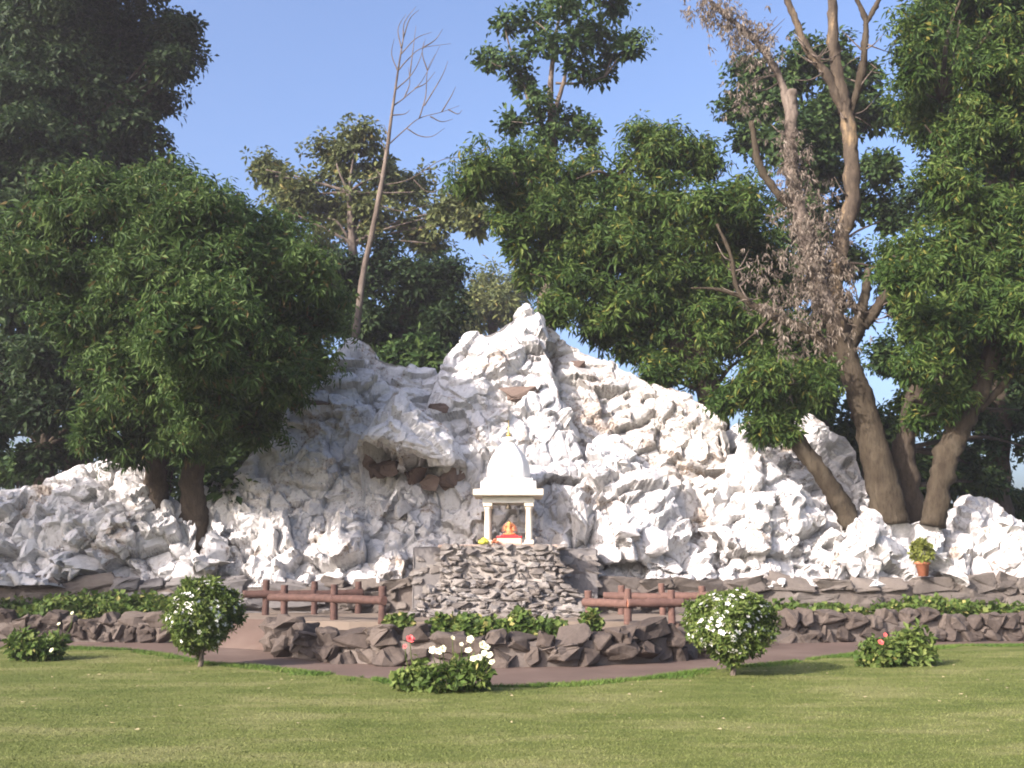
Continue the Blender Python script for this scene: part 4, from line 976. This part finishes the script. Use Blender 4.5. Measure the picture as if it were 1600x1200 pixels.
tubes('twigs', tw, B_GREY, BT, 5, 0.1)['kind'] = 'stuff'
deadp = np.array(deadp)
sprays_mesh('withered_leaves', deadp, np.zeros_like(deadp) + [0, 0, -1], RNG.uniform(0.55, 1.0, len(deadp)), 'dead', L_DEAD, BT)

# thin leaning dead tree
Yd = 26.9; p0 = at(553, 540, Yd)
DT = thing('dead_tree', 'thin leafless grey tree leaning right above the mountain saddle', 'tree', p0)
def pd(pts): return [at(p[0], p[1], Yd + random.uniform(-.1, .1)) - p0 for p in pts]
tubes('trunk', [(pd([(553, 545), (560, 490), (567, 430), (580, 370), (592, 310), (604, 240), (612, 180), (622, 110), (630, 60)]), [.12, .1, .09, .08, .075, .06, .045, .03, .018])], B_GREY, DT, 8, 0.05)
br = [[(608, 225), (630, 205), (655, 185), (690, 175), (718, 165)], [(655, 185), (665, 150), (668, 110), (680, 85)], [(615, 165), (635, 150), (660, 125), (688, 70)], [(690, 175), (705, 150), (712, 135)], [(618, 140), (640, 120), (655, 95), (665, 60)],
      [(622, 110), (640, 90), (660, 75), (705, 68)], [(626, 85), (650, 60), (675, 50)], [(630, 60), (640, 30), (655, 15)], [(630, 62), (632, 35), (650, 10)], [(612, 180), (632, 178), (640, 172)], [(636, 201), (655, 212), (675, 213), (695, 200)], [(604, 245), (595, 215)], [(607, 215), (600, 195)], [(668, 110), (660, 85), (662, 65)], [(632, 152), (640, 130), (638, 105)], [(648, 138), (665, 130), (680, 112)], [(622, 112), (612, 85), (616, 60)], [(627, 75), (622, 45), (634, 22)], [(700, 171), (715, 178), (722, 172)], [(598, 278), (585, 262)], [(672, 182), (690, 190), (708, 186)], [(660, 75), (680, 62), (692, 45)],
      [(596, 290), (640, 280), (690, 250), (735, 245)], [(645, 280), (670, 300), (700, 290)], [(590, 320), (630, 330), (670, 320)], [(663, 165), (690, 120), (700, 95)], [(640, 120), (645, 80), (650, 40)]]
for b_ in br:
    n_ = len(b_); tubes('branch', [(pd(b_), list(np.linspace(0.022, 0.005, n_)))], B_GREY, DT, 5, 0.05)

# ------------------------------------------------------------------ shrubs, roses, bed plants, pot
bm = bmesh.new()
for k in range(5):
    a = 2 * math.pi * k / 5
    d = Vector((math.cos(a), math.sin(a), 0)); s_ = Vector((-d.y, d.x, 0))
    v_ = [bm.verts.new(Vector((0, 0, 0)) + d * 0.004 * 0), bm.verts.new(d * 0.55 + s_ * 0.34 + Vector((0, 0, .16))), bm.verts.new(d * 1.0 + Vector((0, 0, .1))), bm.verts.new(d * 0.55 - s_ * 0.34 + Vector((0, 0, .16)))]
    bm.faces.new(v_)
FLOWER = bpy.data.meshes.new('flower'); bm.to_mesh(FLOWER); bm.free(); FLOWER.materials.append(M_PETAL)
def rose_mesh(name, mat):
    bm = bmesh.new()
    for ring, (n_, rad, tilt, hgt) in enumerate(((5, 1.0, 0.35, 0.0), (5, 0.75, 0.8, 0.08), (4, 0.45, 1.15, 0.14))):
        for k in range(n_):
            a = 2 * math.pi * (k + ring * .5) / n_; d = Vector((math.cos(a), math.sin(a), 0)); s_ = Vector((-d.y, d.x, 0)); up = Vector((0, 0, 1))
            e = d * math.cos(tilt) + up * math.sin(tilt)
            v_ = [bm.verts.new(up * hgt), bm.verts.new(e * rad * .55 + s_ * rad * .5 + up * hgt), bm.verts.new(e * rad + s_ * rad * .25 + up * (hgt - .05)), bm.verts.new(e * rad - s_ * rad * .25 + up * (hgt - .05)), bm.verts.new(e * rad * .55 - s_ * rad * .5 + up * hgt)]
            bm.faces.new(v_)
    me = bpy.data.meshes.new(name); bm.to_mesh(me); bm.free(); me.materials.append(mat); return me
ROSE = rose_mesh('rose', M_ROSE); ROSEP = rose_mesh('rose', M_PINK)

def shrub(label, px, py, w_, h_, trunk_h, seed, nfl):
    rs = np.random.default_rng(seed); p0 = ground(px, py, 0.02)
    t = thing('flowering_shrub', label, 'shrub', p0, group='clipped white flowering shrubs on the lawn')
    tubes('stem', [([Vector((0, 0, -.02)), Vector((.01, 0, .12)), Vector((-.05, .03, .3)), Vector((-.15, 0, .55))], [.035, .03, .026, .015]),
                   ([Vector((0, 0, .1)), Vector((.05, -.03, .3)), Vector((.16, .05, .6))], [.03, .024, .014]), ([Vector((.02, 0, .2)), Vector((0, .08, .6)), Vector((0, .05, .9))], [.02, .016, .01])], B_GREY, t)
    n = 2600; u = rs.normal(size=(n, 3)); u /= np.linalg.norm(u, axis=1)[:, None]
    f = (u[:, 2] + 1) / 2                         # 0 bottom .. 1 top: narrower below
    rad = np.where(f > 0.42, 1.0, 0.60 + 0.40 * (f / 0.42) ** 0.9)
    lump = 1 + 0.30 * vnoise(u * 2.2 + seed, 0.7, seed) * 2 + 0.16 * vnoise(u * 5 + seed, 0.7, seed)
    rr = rs.uniform(0.45, 1.08, n) ** 0.7 * lump
    pos = np.stack([u[:, 0] * w_ / 2 * rad * rr, u[:, 1] * w_ / 2 * rad * rr, trunk_h + (h_ - trunk_h) * (0.5 + 0.5 * u[:, 2] * rr)], 1)
    sprays_mesh('foliage', pos, u, rs.uniform(0.8, 1.3, n), 'shrub', L_SHRUB, t)
    k = 0
    while k < nfl:
        v = rs.normal(size=3); v /= np.linalg.norm(v)
        if v[1] > 0.35 and rs.random() < .7: continue
        f = (v[2] + 1) / 2; rd = 1.0 if f > .42 else .60 + .40 * (f / .42) ** .9
        if f < .3 and rs.random() < .6: continue
        r2 = 1.0 + 0.30 * float(vnoise(v[None] * 2.2 + seed, .7, seed)[0]) * 2
        q = Vector((v[0] * w_ / 2 * rd * r2, v[1] * w_ / 2 * rd * r2, trunk_h + (h_ - trunk_h) * (.5 + .5 * v[2] * r2)))
        sz = rs.uniform(.022, .05)
        o = put(FLOWER, 'flower', q, (sz,) * 3, Vector((v[0], v[1], v[2] + .4)).to_track_quat('Z', 'Y').to_euler(), t); k += 1
shrub('rounded white flowering shrub on the lawn left of the pond', 313, 1042, 1.04, 1.3, 0.28, 3, 230)
shrub('rounded white flowering shrub on the lawn right of the pond', 1145, 1056, 1.10, 1.20, 0.20, 4, 290)

def leafy(name, label, cat, px, py, w_, h_, n, kind, mat, seed, blooms=(), scale=1.0, group=None, z=0.02, dep=0.6, stems=6):
    rs = np.random.default_rng(seed); p0 = ground(px, py, z); t = thing(name, label, cat, p0, group)
    sp = []
    for k in range(stems):
        a = rs.uniform(0, 6.28); e = Vector((math.cos(a) * w_ * .35, math.sin(a) * w_ * .35 * dep, h_ * rs.uniform(.6, .95)))
        sp.append(([Vector((0, 0, -.01)), e * .5 + Vector((0, 0, .03)), e], [.012, .009, .005]))
    u = rs.normal(size=(n, 3)); u /= np.linalg.norm(u, axis=1)[:, None]; r_ = rs.uniform(.2, 1, n) ** .5
    pos = np.stack([u[:, 0] * w_ / 2 * r_, u[:, 1] * w_ / 2 * dep * r_, np.clip(h_ * (.45 + .55 * u[:, 2] * r_), 0.02, 9)], 1)
    pos[:, 2] *= 0.6 + 0.8 * (vnoise(pos + seed, w_ * .35, seed) + .5)
    for (bx, by, s_, me) in blooms:
        q = at(bx, by, p0.y - 0.26) - p0
        sp.append(([Vector((q.x * .4, q.y * .4, h_ * .3)), Vector((q.x * .9, q.y * .7, q.z * .6 + h_ * .1)), q - Vector((0, 0, .01))], [.008, .006, .005]))
    tubes('stem', sp, MATS['shrub_leaf'], t, 5, 0.0)
    sprays_mesh('foliage', pos, u, rs.uniform(.8, 1.4, n) * scale, kind, mat, t)
    for (bx, by, s_, me) in blooms:
        q = at(bx, by, p0.y - 0.26) - p0
        put(me, 'bloom', q, (s_,) * 3, Vector((rs.normal() * .5, -1.0, .7 + rs.normal() * .3)).to_track_quat('Z', 'Y').to_euler(), t)
    return t
leafy('rose_bush', 'sprawling rose bush with pale yellow blooms before the curved boulder wall', 'rose bush', 715, 1080, 1.05, 0.42, 75, 'shrub', L_BED, 5,
      [(686, 1018, .055, ROSE), (692, 1014, .048, ROSE), (676, 1016, .05, ROSE), (732, 1017, .05, ROSE), (740, 1030, .05, ROSE), (748, 1028, .05, ROSE), (754, 1008, .055, ROSE), (760, 1012, .05, ROSE), (757, 1021, .045, ROSE), (765, 1024, .05, ROSE), (769, 1035, .045, ROSE), (735, 999, .05, ROSE), (707, 997, .035, ROSE), (721, 1007, .03, ROSE)], scale=1.5)
leafy('rose_bush', 'low dark leafy rose bush with one coral red bloom left of the yellow roses', 'rose bush', 655, 1080, 0.75, 0.34, 85, 'lily', L_SHRUB, 6, [(641, 999, .06, ROSEP), (633, 1010, .03, ROSEP)], scale=0.62)
leafy('rose_bush', 'loose green rose bush at the lawn edge near the left end with a cream bloom', 'rose bush', 55, 1032, 0.95, 0.5, 130, 'shrub', L_BED, 7, [(81, 1016, .04, ROSE), (92, 975, .03, ROSE), (113, 958, .03, ROSE)], scale=1.7)
leafy('rose_bush', 'bright leafy rose bush with a red bloom right of the right flowering shrub', 'rose bush', 1375, 1042, 0.75, 0.36, 110, 'lily', L_BED, 8, [(1376, 1004, .05, ROSEP), (1383, 992, .035, ROSEP)], scale=0.7)
leafy('rose_bush', 'taller thin leafy bush beside the red flowered one at the right lawn edge', 'rose bush', 1425, 1040, 0.75, 0.5, 110, 'shrub', L_SHRUB, 9, scale=1.8)
# plants of the pond and of the two beds
k = 0
for lb, px, py, w_, h_ in (('small clump of water plants beside the near left log railing', 622, 984, .5, .22), ('clump of dark round leaves in the pond left of centre', 692, 992, .55, .3), ('broad clump of green leaves in the middle of the pond', 742, 994, .8, .34),
                       ('yellowing clump of pond leaves right of centre', 815, 996, .55, .36), ('low green pond leaves near the right end of the curved wall', 862, 995, .7, .25), ('yellow green tuft below the near right log railing', 924, 984, .28, .32), ('pale green pond leaves between the rose bush and the curved wall', 775, 996, .6, .25)):
    leafy('pond_plant', lb, 'plant', px, py, w_, h_, 90, 'lily', L_BED, 40 + k, z=0.36, scale=0.8, group='plants in the half round pond', dep=1.0); k += 1
def bed(label, x0, x1, y0, y1, n, seed):
    rs = np.random.default_rng(seed); x = rs.uniform(x0, x1, n); y = rs.uniform(y0, y1, n)
    hh = 0.5 + vnoise(np.stack([x, y, 0 * x], 1), 0.9, seed)
    pos = np.stack([x, y, 0.38 + rs.uniform(0.05, 1, n) * (0.08 + 0.5 * hh ** 1.5)], 1); pos = pos[hh > 0.36]; n = len(pos)
    o = sprays_mesh('bed_plants', pos, rs.normal(size=(n, 3)) * .4, rs.uniform(.7, 1.3, n), 'lily', L_BED, None)
    tag(o, label, 'plants', kind='stuff')
bed('mixed low green plants filling the bed behind the left boulder wall', -15, -6.4, 21.5, 23.4, 1300, 1)
bed('mixed low green plants filling the bed behind the right boulder wall', 5.1, 15, 21.6, 23.2, 1400, 2)
# pot
pp = at(1443, 905, 23.35); pp.z = 1.30
PT = thing('potted_plant', 'yellow green plant in a terracotta pot on the right rock ledge', 'potted plant', pp)
bm = bmesh.new(); lathe(bm, [(0.11, 0), (0.15, 0.27), (0.18, 0.275), (0.18, 0.33), (0.155, 0.335), (0.14, 0.29), (0.02, 0.285)], 24); bmo('pot', bm, M_TERRA, PT, True)
u = RNG.normal(size=(110, 3)); u /= np.linalg.norm(u, axis=1)[:, None]
sprays_mesh('foliage', np.stack([u[:, 0] * .2, u[:, 1] * .2, .55 + u[:, 2] * .26], 1), u, RNG.uniform(.8, 1.3, 110) * 1.3, 'shrub', leafmat('yellow_green_leaf', (.10, .13, .03), (.19, .22, .05), (.30, .32, .09), scale=4), PT)
tubes('stem', [([Vector((0, 0, .28)), Vector((.02, 0, .5)), Vector((.05, .02, .7))], [.012, .01, .006])], B_BROWN, PT, 6)


# ------------------------------------------------------------------ hazy air
bm = bmesh.new(); box(bm, (0, 60, 9.5), (260, 150, 21))
hz = bmo('haze', bm); hz['kind'] = 'stuff'; hz['label'] = 'thin pale haze in the air over the whole garden'
hm = bpy.data.materials.new('haze'); hm.use_nodes = True; ht = hm.node_tree; ht.nodes.clear()
pv = ht.nodes.new('ShaderNodeVolumePrincipled'); ho = ht.nodes.new('ShaderNodeOutputMaterial')
pv.inputs['Color'].default_value = (0.95, 0.94, 1.0, 1); pv.inputs['Density'].default_value = 0.0008; pv.inputs['Anisotropy'].default_value = 0.2
ht.links.new(pv.outputs[0], ho.inputs['Volume']); hz.data.materials.append(hm)
